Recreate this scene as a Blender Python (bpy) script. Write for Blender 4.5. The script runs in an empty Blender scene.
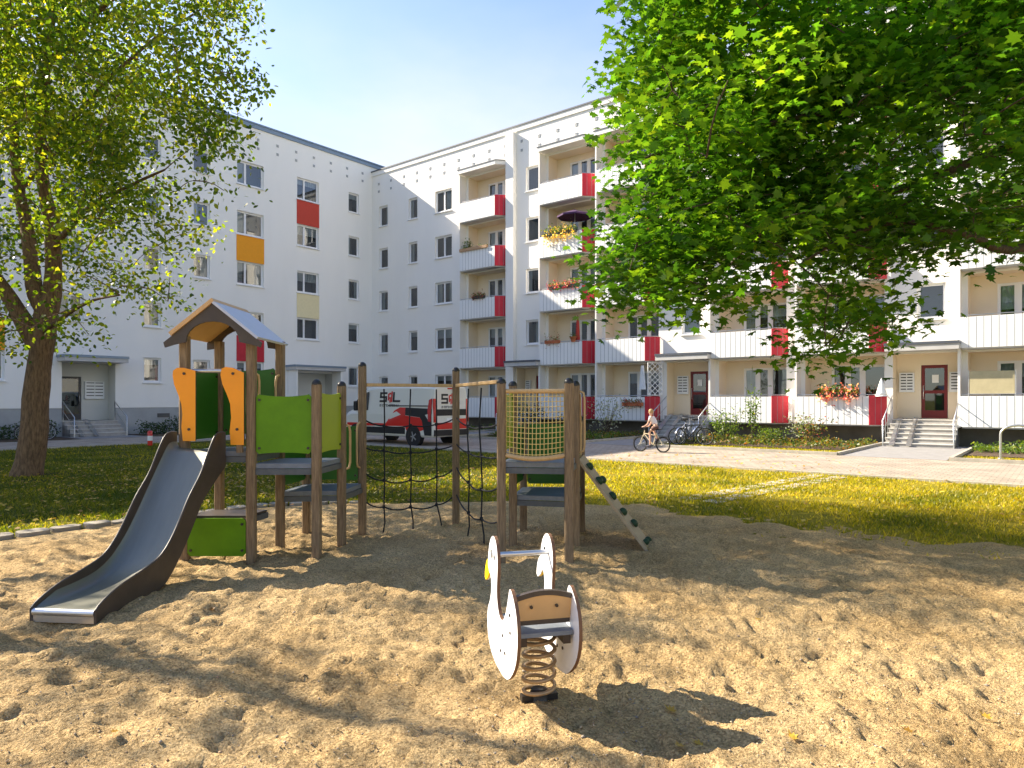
import bpy, math, random
import numpy as np
from mathutils import Vector, Matrix, noise
random.seed(7); rng = np.random.default_rng(11)
SC = bpy.context.scene
COL = SC.collection
R = math.radians
F = 690.0

# ------------------------------------------------------------------ materials
def mat(name, col, rough=0.6, metal=0.0, var=0.0, scale=8.0, bump=0.0, bscale=60.0, spec=0.4, stretch=None, col2=None, coat=0.0):
    m = bpy.data.materials.new(name); m.use_nodes = True
    nt = m.node_tree; n = nt.nodes; l = nt.links
    p = n['Principled BSDF']
    p.inputs['Roughness'].default_value = rough
    p.inputs['Metallic'].default_value = metal
    p.inputs['Specular IOR Level'].default_value = spec
    p.inputs['Coat Weight'].default_value = coat
    p.inputs['Base Color'].default_value = (*col, 1)
    if var > 0 or bump > 0 or col2:
        tc = n.new('ShaderNodeTexCoord'); mp = n.new('ShaderNodeMapping')
        l.new(tc.outputs['Object'], mp.inputs['Vector'])
        if stretch: mp.inputs['Scale'].default_value = stretch
    if var > 0 or col2:
        nz = n.new('ShaderNodeTexNoise'); nz.inputs['Scale'].default_value = scale
        nz.inputs['Detail'].default_value = 6; nz.inputs['Roughness'].default_value = .65
        l.new(mp.outputs[0], nz.inputs['Vector'])
        cr = n.new('ShaderNodeValToRGB')
        c2 = col2 if col2 else tuple(min(1, c*(1+var)) for c in col)
        c1 = col if col2 else tuple(c*(1-var) for c in col)
        cr.color_ramp.elements[0].position = .3; cr.color_ramp.elements[1].position = .7
        cr.color_ramp.elements[0].color = (*c1, 1); cr.color_ramp.elements[1].color = (*c2, 1)
        l.new(nz.outputs['Fac'], cr.inputs['Fac']); l.new(cr.outputs['Color'], p.inputs['Base Color'])
    if bump > 0:
        nb = n.new('ShaderNodeTexNoise'); nb.inputs['Scale'].default_value = bscale; nb.inputs['Detail'].default_value = 4
        l.new(mp.outputs[0], nb.inputs['Vector'])
        b = n.new('ShaderNodeBump'); b.inputs['Strength'].default_value = bump; b.inputs['Distance'].default_value = .02
        l.new(nb.outputs['Fac'], b.inputs['Height']); l.new(b.outputs['Normal'], p.inputs['Normal'])
    return m

def leaf_mat(name, stops, trans=.5, rough=.45):
    m = bpy.data.materials.new(name); m.use_nodes = True
    nt = m.node_tree; n = nt.nodes; l = nt.links
    p = n['Principled BSDF']; out = n['Material Output']
    at = n.new('ShaderNodeAttribute'); at.attribute_name = 'tone'
    cr = n.new('ShaderNodeValToRGB'); el = cr.color_ramp.elements
    while len(el) < len(stops): el.new(.5)
    for e, (pos, c) in zip(el, stops): e.position = pos; e.color = (*c, 1)
    l.new(at.outputs['Fac'], cr.inputs['Fac'])
    l.new(cr.outputs['Color'], p.inputs['Base Color'])
    p.inputs['Roughness'].default_value = rough; p.inputs['Specular IOR Level'].default_value = .35
    t = n.new('ShaderNodeBsdfTranslucent')
    mx = n.new('ShaderNodeMix'); mx.data_type = 'RGBA'; mx.blend_type = 'MULTIPLY'; mx.inputs['Factor'].default_value = 1
    l.new(cr.outputs['Color'], mx.inputs['A']); mx.inputs['B'].default_value = (3.0, 2.9, .9, 1)
    l.new(mx.outputs['Result'], t.inputs['Color'])
    ms = n.new('ShaderNodeMixShader'); ms.inputs['Fac'].default_value = trans
    l.new(p.outputs[0], ms.inputs[1]); l.new(t.outputs[0], ms.inputs[2]); l.new(ms.outputs[0], out.inputs['Surface'])
    return m

def glass_mat(name, tint=(.9, .95, 1), refl=.14):
    m = bpy.data.materials.new(name); m.use_nodes = True
    nt = m.node_tree; n = nt.nodes; l = nt.links
    out = n['Material Output']; n.remove(n['Principled BSDF'])
    t = n.new('ShaderNodeBsdfTransparent'); t.inputs['Color'].default_value = (*tint, 1)
    g = n.new('ShaderNodeBsdfGlossy'); g.inputs['Roughness'].default_value = .02; g.inputs['Color'].default_value = (.92, .96, 1, 1)
    fr = n.new('ShaderNodeFresnel'); fr.inputs['IOR'].default_value = 1.5
    ad = n.new('ShaderNodeMath'); ad.operation = 'ADD'; ad.inputs[1].default_value = refl; ad.use_clamp = True
    ms = n.new('ShaderNodeMixShader')
    l.new(fr.outputs[0], ad.inputs[0]); l.new(ad.outputs[0], ms.inputs[0]); l.new(t.outputs[0], ms.inputs[1]); l.new(g.outputs[0], ms.inputs[2])
    l.new(ms.outputs[0], out.inputs['Surface'])
    return m

M = {}
M['wall'] = mat('white plaster', (.86, .84, .79), .85, var=.03, scale=.5, stretch=(1, 1, .22), bump=.12, bscale=90)
M['wallB'] = mat('warm white plaster', (.84, .815, .76), .85, var=.03, scale=.5, stretch=(1, 1, .22), bump=.12, bscale=90)
M['plinth'] = mat('grey plinth', (.36, .37, .37), .85, var=.1, scale=1.2)
M['plinth_dark'] = mat('dark plinth', (.13, .118, .10), .9, var=.25, scale=1.5)
M['cream'] = mat('cream loggia paint', (.79, .68, .52), .85, var=.03, scale=.6)
M['room'] = mat('room interior', (.10, .095, .09), .9, var=.3, scale=.7)
M['pvc'] = mat('white window frame', (.80, .80, .80), .35)
M['pvc_dark'] = mat('dark frame', (.05, .05, .055), .4)
M['glass'] = glass_mat('window glass', (.62,.68,.72), .07)
M['curtain'] = mat('curtain', (.55, .55, .53), .9, var=.08, scale=14, stretch=(1, 1, .05))
M['parapet'] = mat('white parapet board', (.82, .82, .80), .55, var=.02, scale=2)
M['seam'] = mat('board joint', (.25, .26, .27), .7)
M['red'] = mat('crimson panel', (.50, .008, .028), .45, var=.08, scale=3)
M['orange_wall'] = mat('orange panel', (.86, .34, .012), .7, var=.04)
M['rust_wall'] = mat('brick red panel', (.52, .055, .03), .7, var=.04)
M['cream_wall'] = mat('pale yellow panel', (.80, .70, .42), .7, var=.04)
M['slab'] = mat('concrete slab', (.50, .49, .47), .8, var=.08, scale=2)
M['fascia'] = mat('roof edge metal', (.20, .26, .33), .45, metal=.3)
M['fascia_dark'] = mat('dark roof edge', (.09, .10, .12), .5, metal=.2)
M['steel'] = mat('galvanised steel', (.55, .56, .57), .35, metal=.9, var=.08, scale=20)
M['door_red'] = mat('dark red door', (.16, .012, .014), .35)
M['door_grey'] = mat('grey door', (.22, .24, .25), .4)
M['mail'] = mat('white mailbox metal', (.75, .76, .76), .4)
M['slot'] = mat('mailbox slot', (.015, .015, .018), .5)
M['stairs'] = mat('stair concrete', (.36, .34, .31), .85, var=.18, scale=4, bump=.2)
M['tread'] = mat('stair nosing', (.52, .50, .46), .8, var=.1, scale=6)
M['paper'] = mat('white paper', (.8, .8, .8), .7)
M['wood'] = mat('weathered post wood', (.11, .07, .036), .7, col2=(.31, .215, .115), scale=9, stretch=(9, 9, .6), bump=.35, bscale=40)
M['wood_light'] = mat('pale rail wood', (.52, .34, .15), .6, var=.15, scale=6, stretch=(6, 6, 1))
M['wood_tan'] = mat('tan board', (.60, .37, .16), .55, var=.07, scale=5)
M['hpl_brown'] = mat('brown laminate board', (.062, .046, .034), .45, var=.2, scale=7)
M['green'] = mat('lime green board', (.10, .235, .003), .5, var=.13, scale=5, spec=.25)
M['green_dark'] = mat('dark green board', (.03, .145, .012), .45, var=.06, scale=3)
M['lime'] = mat('yellow green board', (.28, .37, .004), .42, var=.05, scale=3)
M['orange'] = mat('orange board', (.88, .31, .008), .42, var=.05, scale=3)
M['deck'] = mat('grey deck board', (.17, .19, .21), .6, var=.15, scale=12, stretch=(1, 8, 1))
M['roofsheet'] = mat('pale grey roof board', (.50, .53, .60), .5, var=.05, scale=3)
M['chute'] = mat('stainless chute', (.21, .205, .165), .44, metal=.55, var=.06, scale=3, stretch=(6, 1, 1))
M['black'] = mat('black rubber', (.012, .012, .012), .55)
M['cap'] = mat('dark post cap', (.02, .018, .016), .4)
M['bolt'] = mat('dark bolt', (.06, .05, .045), .4, metal=.6)
M['rope'] = mat('black rope', (.012, .013, .016), .8)
M['net_yellow'] = mat('yellow cord net', (.68, .50, .16), .6)
M['swan'] = mat('white laminate board', (.84, .85, .86), .4)
M['swan_edge'] = mat('board core brown', (.17, .085, .04), .6)
M['beak'] = mat('yellow beak', (.90, .62, .006), .4)
M['spring'] = mat('spring paint', (.40, .26, .13), .4, metal=.35, var=.15, scale=30)
M['hold'] = mat('dark green climbing hold', (.012, .042, .014), .6)
M['plank'] = mat('grey ramp plank', (.36, .28, .17), .7, var=.15, scale=8, stretch=(1, 6, 1))
M['van_white'] = mat('van cream white', (.70, .68, .60), .3, coat=.4)
M['van_red'] = mat('van red', (.62, .02, .012), .3, coat=.4)
M['van_black'] = mat('van black trim', (.012, .012, .014), .5)
M['van_glass'] = mat('van dark glass', (.012, .016, .02), .06, spec=.8)
M['tyre'] = mat('tyre rubber', (.018, .018, .018), .8)
M['rim'] = mat('alloy rim', (.45, .45, .46), .35, metal=.8)
M['taillight'] = mat('tail light', (.50, .012, .01), .15, coat=.5)
M['indicator'] = mat('amber indicator', (.75, .3, .02), .2)
M['skin'] = mat('skin', (.60, .36, .25), .55, spec=.3)
M['shirt'] = mat('pale shirt', (.80, .70, .66), .85)
M['shorts'] = mat('brown shorts', (.10, .05, .04), .85)
M['hair'] = mat('blond hair', (.42, .27, .12), .7, var=.2, scale=30)
M['bike_white'] = mat('cream bike paint', (.72, .62, .42), .3)
M['bike_grey'] = mat('silver bike paint', (.42, .44, .48), .3, metal=.5)
M['bike_blue'] = mat('blue grey bike paint', (.14, .18, .30), .3)
M['bike_red'] = mat('maroon bike paint', (.28, .02, .04), .3)
M['edging'] = mat('dirty edging stone', (.30, .26, .20), .9, var=.3, scale=3, bump=.4)
M['shoe'] = mat('dark shoe', (.05, .05, .07), .7)
M['kerb'] = mat('kerb concrete', (.42, .38, .31), .85, var=.2, scale=4, bump=.3)
M['porch'] = mat('grey porch paint', (.60, .60, .56), .85, var=.04, scale=.8)
M['deck_edge'] = mat('dark deck edge', (.09, .10, .105), .55, var=.2, scale=8)
M['screen'] = mat('ochre screen fabric', (.46, .40, .24), .8, var=.12, scale=3)
M['terracotta'] = mat('terracotta', (.48, .16, .07), .75, var=.1)
M['planter'] = mat('dark planter', (.05, .06, .05), .6)
M['planter_tan'] = mat('tan balcony planter', (.48, .30, .17), .7)
M['parasol_dark'] = mat('purple canvas', (.07, .03, .09), .85)
M['parasol_red'] = mat('red canvas', (.38, .04, .03), .85)
M['white_cloth'] = mat('white cloth', (.78, .8, .82), .85)
M['bark'] = mat('rough bark', (.06, .036, .02), .9, col2=(.25, .155, .08), scale=7, stretch=(3.5, 3.5, .8), bump=.9, bscale=14)
M['bark_smooth'] = mat('dark bark', (.045, .033, .022), .9, col2=(.12, .085, .05), scale=9, stretch=(3, 3, 1), bump=.6, bscale=18)
M['leaf_left'] = leaf_mat('yellow green leaves', [(0, (.022, .05, .006)), (.35, (.07, .115, .010)), (.65, (.16, .18, .014)), (1, (.29, .26, .02))], .62)
M['leaf_maple'] = leaf_mat('maple leaves', [(0, (.014, .046, .008)), (.42, (.055, .135, .012)), (.85, (.15, .23, .016)), (1, (.20, .225, .018))], .6)
M['leaf_hedge'] = leaf_mat('hedge leaves', [(0, (.012, .03, .008)), (1, (.04, .075, .015))], .25)
M['leaf_shrub'] = leaf_mat('shrub leaves', [(0, (.035, .07, .014)), (.7, (.10, .16, .025)), (1, (.20, .20, .04))], .35)
M['leaf_cover'] = leaf_mat('ground cover leaves', [(0, (.03, .06, .015)), (.5, (.09, .12, .02)), (.8, (.20, .13, .03)), (1, (.24, .08, .03))], .3)
M['leaf_silver'] = leaf_mat('silvery leaves', [(0, (.10, .14, .09)), (1, (.42, .42, .36))], .3)
M['leaf_dead'] = leaf_mat('fallen leaves', [(0, (.22, .10, .02)), (.5, (.42, .26, .04)), (1, (.55, .40, .06))], .2)
M['petal_pink'] = leaf_mat('pink petals', [(0, (.55, .06, .10)), (.5, (.75, .28, .22)), (1, (.85, .60, .48))], .25)
M['petal_red'] = leaf_mat('red petals', [(0, (.40, .01, .05)), (.6, (.62, .03, .10)), (1, (.85, .55, .55))], .25)
M['petal_gold'] = leaf_mat('golden petals', [(0, (.20, .22, .03)), (.4, (.70, .38, .03)), (1, (.85, .72, .35))], .25)
M['petal_rust'] = leaf_mat('rust petals', [(0, (.16, .05, .02)), (1, (.40, .07, .04))], .25)
M['blade'] = leaf_mat('grass blades', [(0, (.05, .075, .008)), (.4, (.19, .18, .012)), (.75, (.37, .29, .022)), (1, (.46, .36, .06))], .4)

# ------------------------------------------------------------------ mesh helpers
class MB:
    def __init__(s): s.v = []; s.f = []; s.mi = []; s.sm = []
    def add(s, vs, fs, mi=0, smooth=False):
        o = len(s.v); s.v += [tuple(x) for x in vs]
        for f in fs: s.f.append([o+i for i in f]); s.mi.append(mi); s.sm.append(smooth)
        return s
    def box(s, a, b, mi=0):
        x0, y0, z0 = a; x1, y1, z1 = b
        v = [(x0,y0,z0),(x1,y0,z0),(x1,y1,z0),(x0,y1,z0),(x0,y0,z1),(x1,y0,z1),(x1,y1,z1),(x0,y1,z1)]
        return s.add(v, [(0,3,2,1),(4,5,6,7),(0,1,5,4),(1,2,6,5),(2,3,7,6),(3,0,4,7)], mi)
    def beam(s, p, q, w, h, mi=0, up=(0,0,1)):
        p, q = Vector(p), Vector(q); d = (q-p).normalized(); u = Vector(up)
        if abs(d.dot(u)) > .99: u = Vector((1,0,0))
        sd = d.cross(u).normalized()*w/2; u2 = sd.cross(d).normalized()*h/2
        v = [p-sd-u2, p+sd-u2, p+sd+u2, p-sd+u2, q-sd-u2, q+sd-u2, q+sd+u2, q-sd+u2]
        return s.add(v, [(0,1,2,3),(7,6,5,4),(0,4,5,1),(1,5,6,2),(2,6,7,3),(3,7,4,0)], mi)
    def tube(s, pts, r, n=8, mi=0, cap=True, smooth=True):
        pts = [Vector(p) for p in pts]; k = len(pts)
        rs = r if isinstance(r, (list, tuple)) else [r]*k
        vs = []; prev = None
        for i in range(k):
            d = (pts[min(i+1,k-1)]-pts[max(i-1,0)])
            d = d.normalized() if d.length > 1e-9 else Vector((0,0,1))
            if prev is None:
                a = Vector((0,0,1)) if abs(d.z) < .9 else Vector((1,0,0))
                e = d.cross(a).normalized()
            else:
                e = (prev - d*prev.dot(d)); e = e.normalized() if e.length > 1e-6 else d.orthogonal().normalized()
            prev = e; g = d.cross(e)
            for j in range(n):
                t = 2*math.pi*j/n
                vs.append(pts[i]+(e*math.cos(t)+g*math.sin(t))*rs[i])
        fs = [(i*n+j, i*n+(j+1)%n, (i+1)*n+(j+1)%n, (i+1)*n+j) for i in range(k-1) for j in range(n)]
        s.add(vs, fs, mi, smooth)
        if cap: s.add(vs[:n], [tuple(range(n))[::-1]], mi); s.add(vs[-n:], [tuple(range(n))], mi)
        return s
    def prism(s, poly, o, ex, ey, ez, t0, t1, mi=0, mi_side=None):
        o, ex, ey, ez = Vector(o), Vector(ex), Vector(ey), Vector(ez); n = len(poly)
        a = [o+ex*x+ey*y+ez*t0 for x, y in poly]; b = [o+ex*x+ey*y+ez*t1 for x, y in poly]
        s.add(a+b, [tuple(range(n))[::-1], tuple(range(n, 2*n))], mi)
        return s.add(a+b, [(i, (i+1)%n, n+(i+1)%n, n+i) for i in range(n)], mi if mi_side is None else mi_side)
    def lathe(s, prof, o, n=16, mi=0, smooth=True):
        o = Vector(o); vs = [o+Vector((r*math.cos(2*math.pi*j/n), r*math.sin(2*math.pi*j/n), z)) for r, z in prof for j in range(n)]
        return s.add(vs, [(i*n+j, i*n+(j+1)%n, (i+1)*n+(j+1)%n, (i+1)*n+j) for i in range(len(prof)-1) for j in range(n)], mi, smooth)
    def wheel(s, c, ax, R1, r, n=24, m=8, mi=0):
        c = Vector(c); ax = Vector(ax).normalized(); e = ax.orthogonal().normalized(); g = ax.cross(e)
        vs = []
        for i in range(n):
            d = e*math.cos(2*math.pi*i/n)+g*math.sin(2*math.pi*i/n)
            for j in range(m):
                t = 2*math.pi*j/m; vs.append(c+d*(R1+r*math.cos(t))+ax*r*math.sin(t))
        return s.add(vs, [(i*m+j, ((i+1)%n)*m+j, ((i+1)%n)*m+(j+1)%m, i*m+(j+1)%m) for i in range(n) for j in range(m)], mi, True)
    def build(s, name, mats, parent=None, shift=(0,0,0), bevel=0):
        me = bpy.data.meshes.new(name)
        sh = Vector(shift)
        me.from_pydata([Vector(v)-sh for v in s.v], [], s.f)
        for m in (mats if isinstance(mats, list) else [mats]): me.materials.append(M[m] if isinstance(m, str) else m)
        me.polygons.foreach_set('material_index', s.mi); me.polygons.foreach_set('use_smooth', s.sm)
        me.update()
        o = bpy.data.objects.new(name, me); COL.objects.link(o)
        if parent: o.parent = parent
        if bevel:
            b = o.modifiers.new('bevel', 'BEVEL'); b.width = bevel; b.segments = 2; b.limit_method = 'ANGLE'; b.angle_limit = R(50)
        return o

def tag(o, label, cat, group=None):
    o['label'] = label; o['category'] = cat
    if group: o['group'] = group
    return o
def struct(o, kind='structure'):
    o['kind'] = kind; return o
def empty(name, loc, rz=0.0):
    o = bpy.data.objects.new(name, None); COL.objects.link(o); o.location = loc; o.rotation_euler = (0, 0, rz); o.empty_display_size = .2
    return o
def copy_tree(o, parent=None):
    c = o.copy(); COL.objects.link(c)
    if parent is not None: c.parent = parent
    for ch in list(o.children): copy_tree(ch, c)
    return c
def arr_mesh(name, V, k, mats, tone=None, parent=None, smooth=False):
    """V: (n*k,3) array, n faces of k verts each."""
    n = len(V)//k
    me = bpy.data.meshes.new(name)
    me.vertices.add(n*k); me.vertices.foreach_set('co', V.astype(np.float32).ravel())
    me.loops.add(n*k); me.loops.foreach_set('vertex_index', np.arange(n*k, dtype=np.int32))
    me.polygons.add(n); me.polygons.foreach_set('loop_start', np.arange(0, n*k, k, dtype=np.int32))
    me.materials.append(M[mats]); me.update(calc_edges=True); me.validate()
    if tone is not None:
        a = me.attributes.new('tone', 'FLOAT', 'FACE'); a.data.foreach_set('value', tone.astype(np.float32))
    o = bpy.data.objects.new(name, me); COL.objects.link(o)
    if parent: o.parent = parent
    return o
LEAF_RHOMB = np.array([(0,0,0),(.24,.42,.06),(0,1,-.05),(-.24,.42,.06)])
LEAF_MAPLE = np.array([(0,0,0),(.28,-.05,-.05),(.2,.15,-.03),(.52,.3,-.14),(.27,.42,-.05),(.32,.64,-.09),(.12,.6,-.02),(0,1,-.12),(-.12,.6,-.02),(-.32,.64,-.09),(-.27,.42,-.05),(-.52,.3,-.14),(-.2,.15,-.03),(-.28,-.05,-.05)])
LEAF_OVAL = np.array([(0,0,0),(.25,.25,.04),(.28,.6,.04),(0,1,-.03),(-.28,.6,.04),(-.25,.25,.04)])
def leaves(P, size, shape, up=1.0, spread=.9, out=None):
    """place len(P) leaves; normals near `up`*z (+ out*outward) with a random spread."""
    n = len(P)
    nz = rng.normal(0, spread, (n, 3)); nz[:, 2] += up
    if out is not None: nz += out
    nz /= np.linalg.norm(nz, axis=1, keepdims=True)+1e-9
    t = rng.normal(0, 1, (n, 3)); t[:, 2] -= .5
    t -= nz*np.sum(t*nz, axis=1, keepdims=True); t /= np.linalg.norm(t, axis=1, keepdims=True)+1e-9
    s = np.cross(t, nz)
    sz = size*rng.uniform(.65, 1.25, n)
    V = (P[:, None, :] + sz[:, None, None]*(shape[None, :, 0:1]*s[:, None, :] + shape[None, :, 1:2]*t[:, None, :] + shape[None, :, 2:3]*nz[:, None, :]))
    return V.reshape(-1, 3)
def px(x, y, Z): return Vector(((x-512)/F*Z, Z, 1.7+(400-y)/F*Z))

# ------------------------------------------------------------------ camera, light, world
cam = bpy.data.cameras.new('camera'); co = bpy.data.objects.new('camera', cam); COL.objects.link(co)
co.location = (0, 0, 1.7); co.rotation_euler = (R(90), 0, 0)
cam.sensor_width = 36; cam.lens = F/1024*36; cam.shift_y = 16/1024; cam.clip_end = 3000; cam.clip_start = .1
SC.camera = co
SUN_EL = R(34); SH = Vector((.9206, -.390, 0)).normalized()      # the way shadows fall
sun = bpy.data.lights.new('sun', 'SUN'); so = bpy.data.objects.new('sun', sun); COL.objects.link(so)
sun.energy = 5.0; sun.angle = R(.53); sun.color = (1, .89, .72)
ray = Vector((SH.x*math.cos(SUN_EL), SH.y*math.cos(SUN_EL), -math.sin(SUN_EL)))
so.rotation_euler = ray.to_track_quat('-Z', 'Y').to_euler(); so.location = (-30, 20, 40)
w = bpy.data.worlds.new('World'); SC.world = w; w.use_nodes = True
nt = w.node_tree; bg = nt.nodes['Background']
sk = nt.nodes.new('ShaderNodeTexSky'); sk.sky_type = 'NISHITA'; sk.sun_disc = False
sk.sun_elevation = SUN_EL; sk.sun_rotation = math.atan2(-SH.x, -SH.y)
sk.air_density = 1.0; sk.dust_density = .5; sk.ozone_density = 2.2
# thin white haze low in the sky, broken up by noise
wn, wl = nt.nodes, nt.links
wtc = wn.new('ShaderNodeTexCoord'); wsx = wn.new('ShaderNodeSeparateXYZ'); wl.new(wtc.outputs['Generated'], wsx.inputs[0])
wmr = wn.new('ShaderNodeMapRange'); wmr.interpolation_type = 'SMOOTHSTEP'; wmr.inputs['From Min'].default_value = .30; wmr.inputs['From Max'].default_value = .60; wmr.inputs['To Min'].default_value = .95; wmr.inputs['To Max'].default_value = 0
wl.new(wsx.outputs[2], wmr.inputs['Value'])
wmp = wn.new('ShaderNodeMapping'); wmp.inputs['Scale'].default_value = (1, 1, 2.2); wl.new(wtc.outputs['Generated'], wmp.inputs['Vector'])
wno = wn.new('ShaderNodeTexNoise'); wno.inputs['Scale'].default_value = 2.3; wno.inputs['Detail'].default_value = 5; wno.inputs['Roughness'].default_value = .55; wl.new(wmp.outputs[0], wno.inputs['Vector'])
wm2 = wn.new('ShaderNodeMapRange'); wm2.inputs['From Min'].default_value = .3; wm2.inputs['From Max'].default_value = .7; wm2.inputs['To Min'].default_value = .35; wm2.inputs['To Max'].default_value = 1; wl.new(wno.outputs['Fac'], wm2.inputs['Value'])
wmu = wn.new('ShaderNodeMath'); wmu.operation = 'MULTIPLY'; wl.new(wmr.outputs[0], wmu.inputs[0]); wl.new(wm2.outputs[0], wmu.inputs[1])
wmx = wn.new('ShaderNodeMix'); wmx.data_type = 'RGBA'; wl.new(wmu.outputs[0], wmx.inputs['Factor']); whs = wn.new('ShaderNodeHueSaturation'); whs.inputs['Saturation'].default_value = 1.12; whs.inputs['Hue'].default_value = .51; wl.new(sk.outputs[0], whs.inputs['Color']); wl.new(whs.outputs[0], wmx.inputs['A']); wmx.inputs['B'].default_value = (3.3, 3.35, 3.45, 1)
nt.links.new(wmx.outputs['Result'], bg.inputs[0]); bg.inputs[1].default_value = .11
SC.view_settings.view_transform = 'Standard'; SC.view_settings.look = 'None'
SC.view_settings.exposure = 1.58; SC.view_settings.gamma = 1
SC.cycles.max_bounces = 8; SC.cycles.transparent_max_bounces = 12; SC.cycles.diffuse_bounces = 4
SC.cycles.use_denoising = True; SC.cycles.sample_clamp_indirect = 6

# ------------------------------------------------------------------ frames of the two wings
TH = R(39); CC, SS = math.cos(TH), math.sin(TH)
C0 = Vector((-9.33, 46, 0)); UB = Vector((CC, -SS, 0)); NB = Vector((-SS, -CC, 0))
UA = NB.copy(); NA = UB.copy()
def WB(u, d, z=0): return C0 + UB*u + NB*d + Vector((0, 0, z))     # d metres in front of the right wing
# ================================================================== GROUND
def ground_mat():
    m = bpy.data.materials.new('lawn'); m.use_nodes = True
    nt = m.node_tree; n = nt.nodes; l = nt.links; p = n['Principled BSDF']; p.inputs['Roughness'].default_value = .95; p.inputs['Specular IOR Level'].default_value = .1
    tc = n.new('ShaderNodeTexCoord')
    a = n.new('ShaderNodeTexNoise'); a.inputs['Scale'].default_value = .55; a.inputs['Detail'].default_value = 5
    b = n.new('ShaderNodeTexNoise'); b.inputs['Scale'].default_value = 14; b.inputs['Detail'].default_value = 6
    l.new(tc.outputs['Object'], a.inputs['Vector']); l.new(tc.outputs['Object'], b.inputs['Vector'])
    ad = n.new('ShaderNodeMath'); ad.operation = 'MULTIPLY_ADD'; ad.inputs[1].default_value = .6
    ml = n.new('ShaderNodeMath'); ml.operation = 'MULTIPLY'; ml.inputs[1].default_value = .4
    l.new(b.outputs['Fac'], ml.inputs[0]); l.new(a.outputs['Fac'], ad.inputs[0]); l.new(ml.outputs[0], ad.inputs[2])
    cr = n.new('ShaderNodeValToRGB'); e = cr.color_ramp.elements
    e[0].position = .33; e[0].color = (.07, .075, .010, 1); e[1].position = .68; e[1].color = (.36, .27, .03, 1)
    x = e.new(.5); x.color = (.22, .19, .014, 1)
    l.new(ad.outputs[0], cr.inputs['Fac']); l.new(cr.outputs['Color'], p.inputs['Base Color'])
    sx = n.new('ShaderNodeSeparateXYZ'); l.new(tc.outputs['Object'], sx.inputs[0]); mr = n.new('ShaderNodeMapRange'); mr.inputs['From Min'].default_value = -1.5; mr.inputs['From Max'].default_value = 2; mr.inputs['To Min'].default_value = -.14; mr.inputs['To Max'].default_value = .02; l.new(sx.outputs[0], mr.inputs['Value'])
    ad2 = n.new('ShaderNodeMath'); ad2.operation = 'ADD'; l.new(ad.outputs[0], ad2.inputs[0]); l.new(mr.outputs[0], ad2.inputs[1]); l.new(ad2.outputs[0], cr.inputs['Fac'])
    bp = n.new('ShaderNodeBump'); bp.inputs['Strength'].default_value = .8; bp.inputs['Distance'].default_value = .04
    c = n.new('ShaderNodeTexNoise'); c.inputs['Scale'].default_value = 40; c.inputs['Detail'].default_value = 5
    l.new(tc.outputs['Object'], c.inputs['Vector']); l.new(c.outputs['Fac'], bp.inputs['Height']); l.new(bp.outputs['Normal'], p.inputs['Normal'])
    return m
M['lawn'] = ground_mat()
def sand_mat():
    m = bpy.data.materials.new('coarse sand'); m.use_nodes = True
    nt = m.node_tree; n = nt.nodes; l = nt.links; p = n['Principled BSDF']; p.inputs['Roughness'].default_value = .95; p.inputs['Specular IOR Level'].default_value = .15
    tc = n.new('ShaderNodeTexCoord')
    a = n.new('ShaderNodeTexNoise'); a.inputs['Scale'].default_value = 1.1; a.inputs['Detail'].default_value = 6
    l.new(tc.outputs['Object'], a.inputs['Vector'])
    cr = n.new('ShaderNodeValToRGB'); e = cr.color_ramp.elements
    e[0].position = .3; e[0].color = (.52, .36, .165, 1); e[1].position = .7; e[1].color = (.73, .54, .28, 1)
    l.new(a.outputs['Fac'], cr.inputs['Fac'])
    v = n.new('ShaderNodeTexVoronoi'); v.inputs['Scale'].default_value = 95; l.new(tc.outputs['Object'], v.inputs['Vector'])
    sep = n.new('ShaderNodeSeparateColor'); l.new(v.outputs['Color'], sep.inputs[0])
    r2 = n.new('ShaderNodeValToRGB'); e = r2.color_ramp.elements
    e[0].position = 0; e[0].color = (.45, .38, .30, 1); e[1].position = 1; e[1].color = (1.35, 1.3, 1.25, 1)
    l.new(sep.outputs[0], r2.inputs['Fac'])
    mx = n.new('ShaderNodeMix'); mx.data_type = 'RGBA'; mx.blend_type = 'MULTIPLY'; mx.inputs['Factor'].default_value = .75
    l.new(cr.outputs['Color'], mx.inputs['A']); l.new(r2.outputs['Color'], mx.inputs['B']); l.new(mx.outputs['Result'], p.inputs['Base Color'])
    b1 = n.new('ShaderNodeBump'); b1.inputs['Strength'].default_value = .9; b1.inputs['Distance'].default_value = .009; b1.invert = True
    l.new(v.outputs['Distance'], b1.inputs['Height'])
    nz = n.new('ShaderNodeTexNoise'); nz.inputs['Scale'].default_value = 22; nz.inputs['Detail'].default_value = 6; nz.inputs['Roughness'].default_value = .7
    l.new(tc.outputs['Object'], nz.inputs['Vector'])
    b2 = n.new('ShaderNodeBump'); b2.inputs['Strength'].default_value = 1.0; b2.inputs['Distance'].default_value = .06
    l.new(nz.outputs['Fac'], b2.inputs['Height']); l.new(b1.outputs['Normal'], b2.inputs['Normal']); l.new(b2.outputs['Normal'], p.inputs['Normal'])
    return m
M['sand'] = sand_mat()
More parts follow.
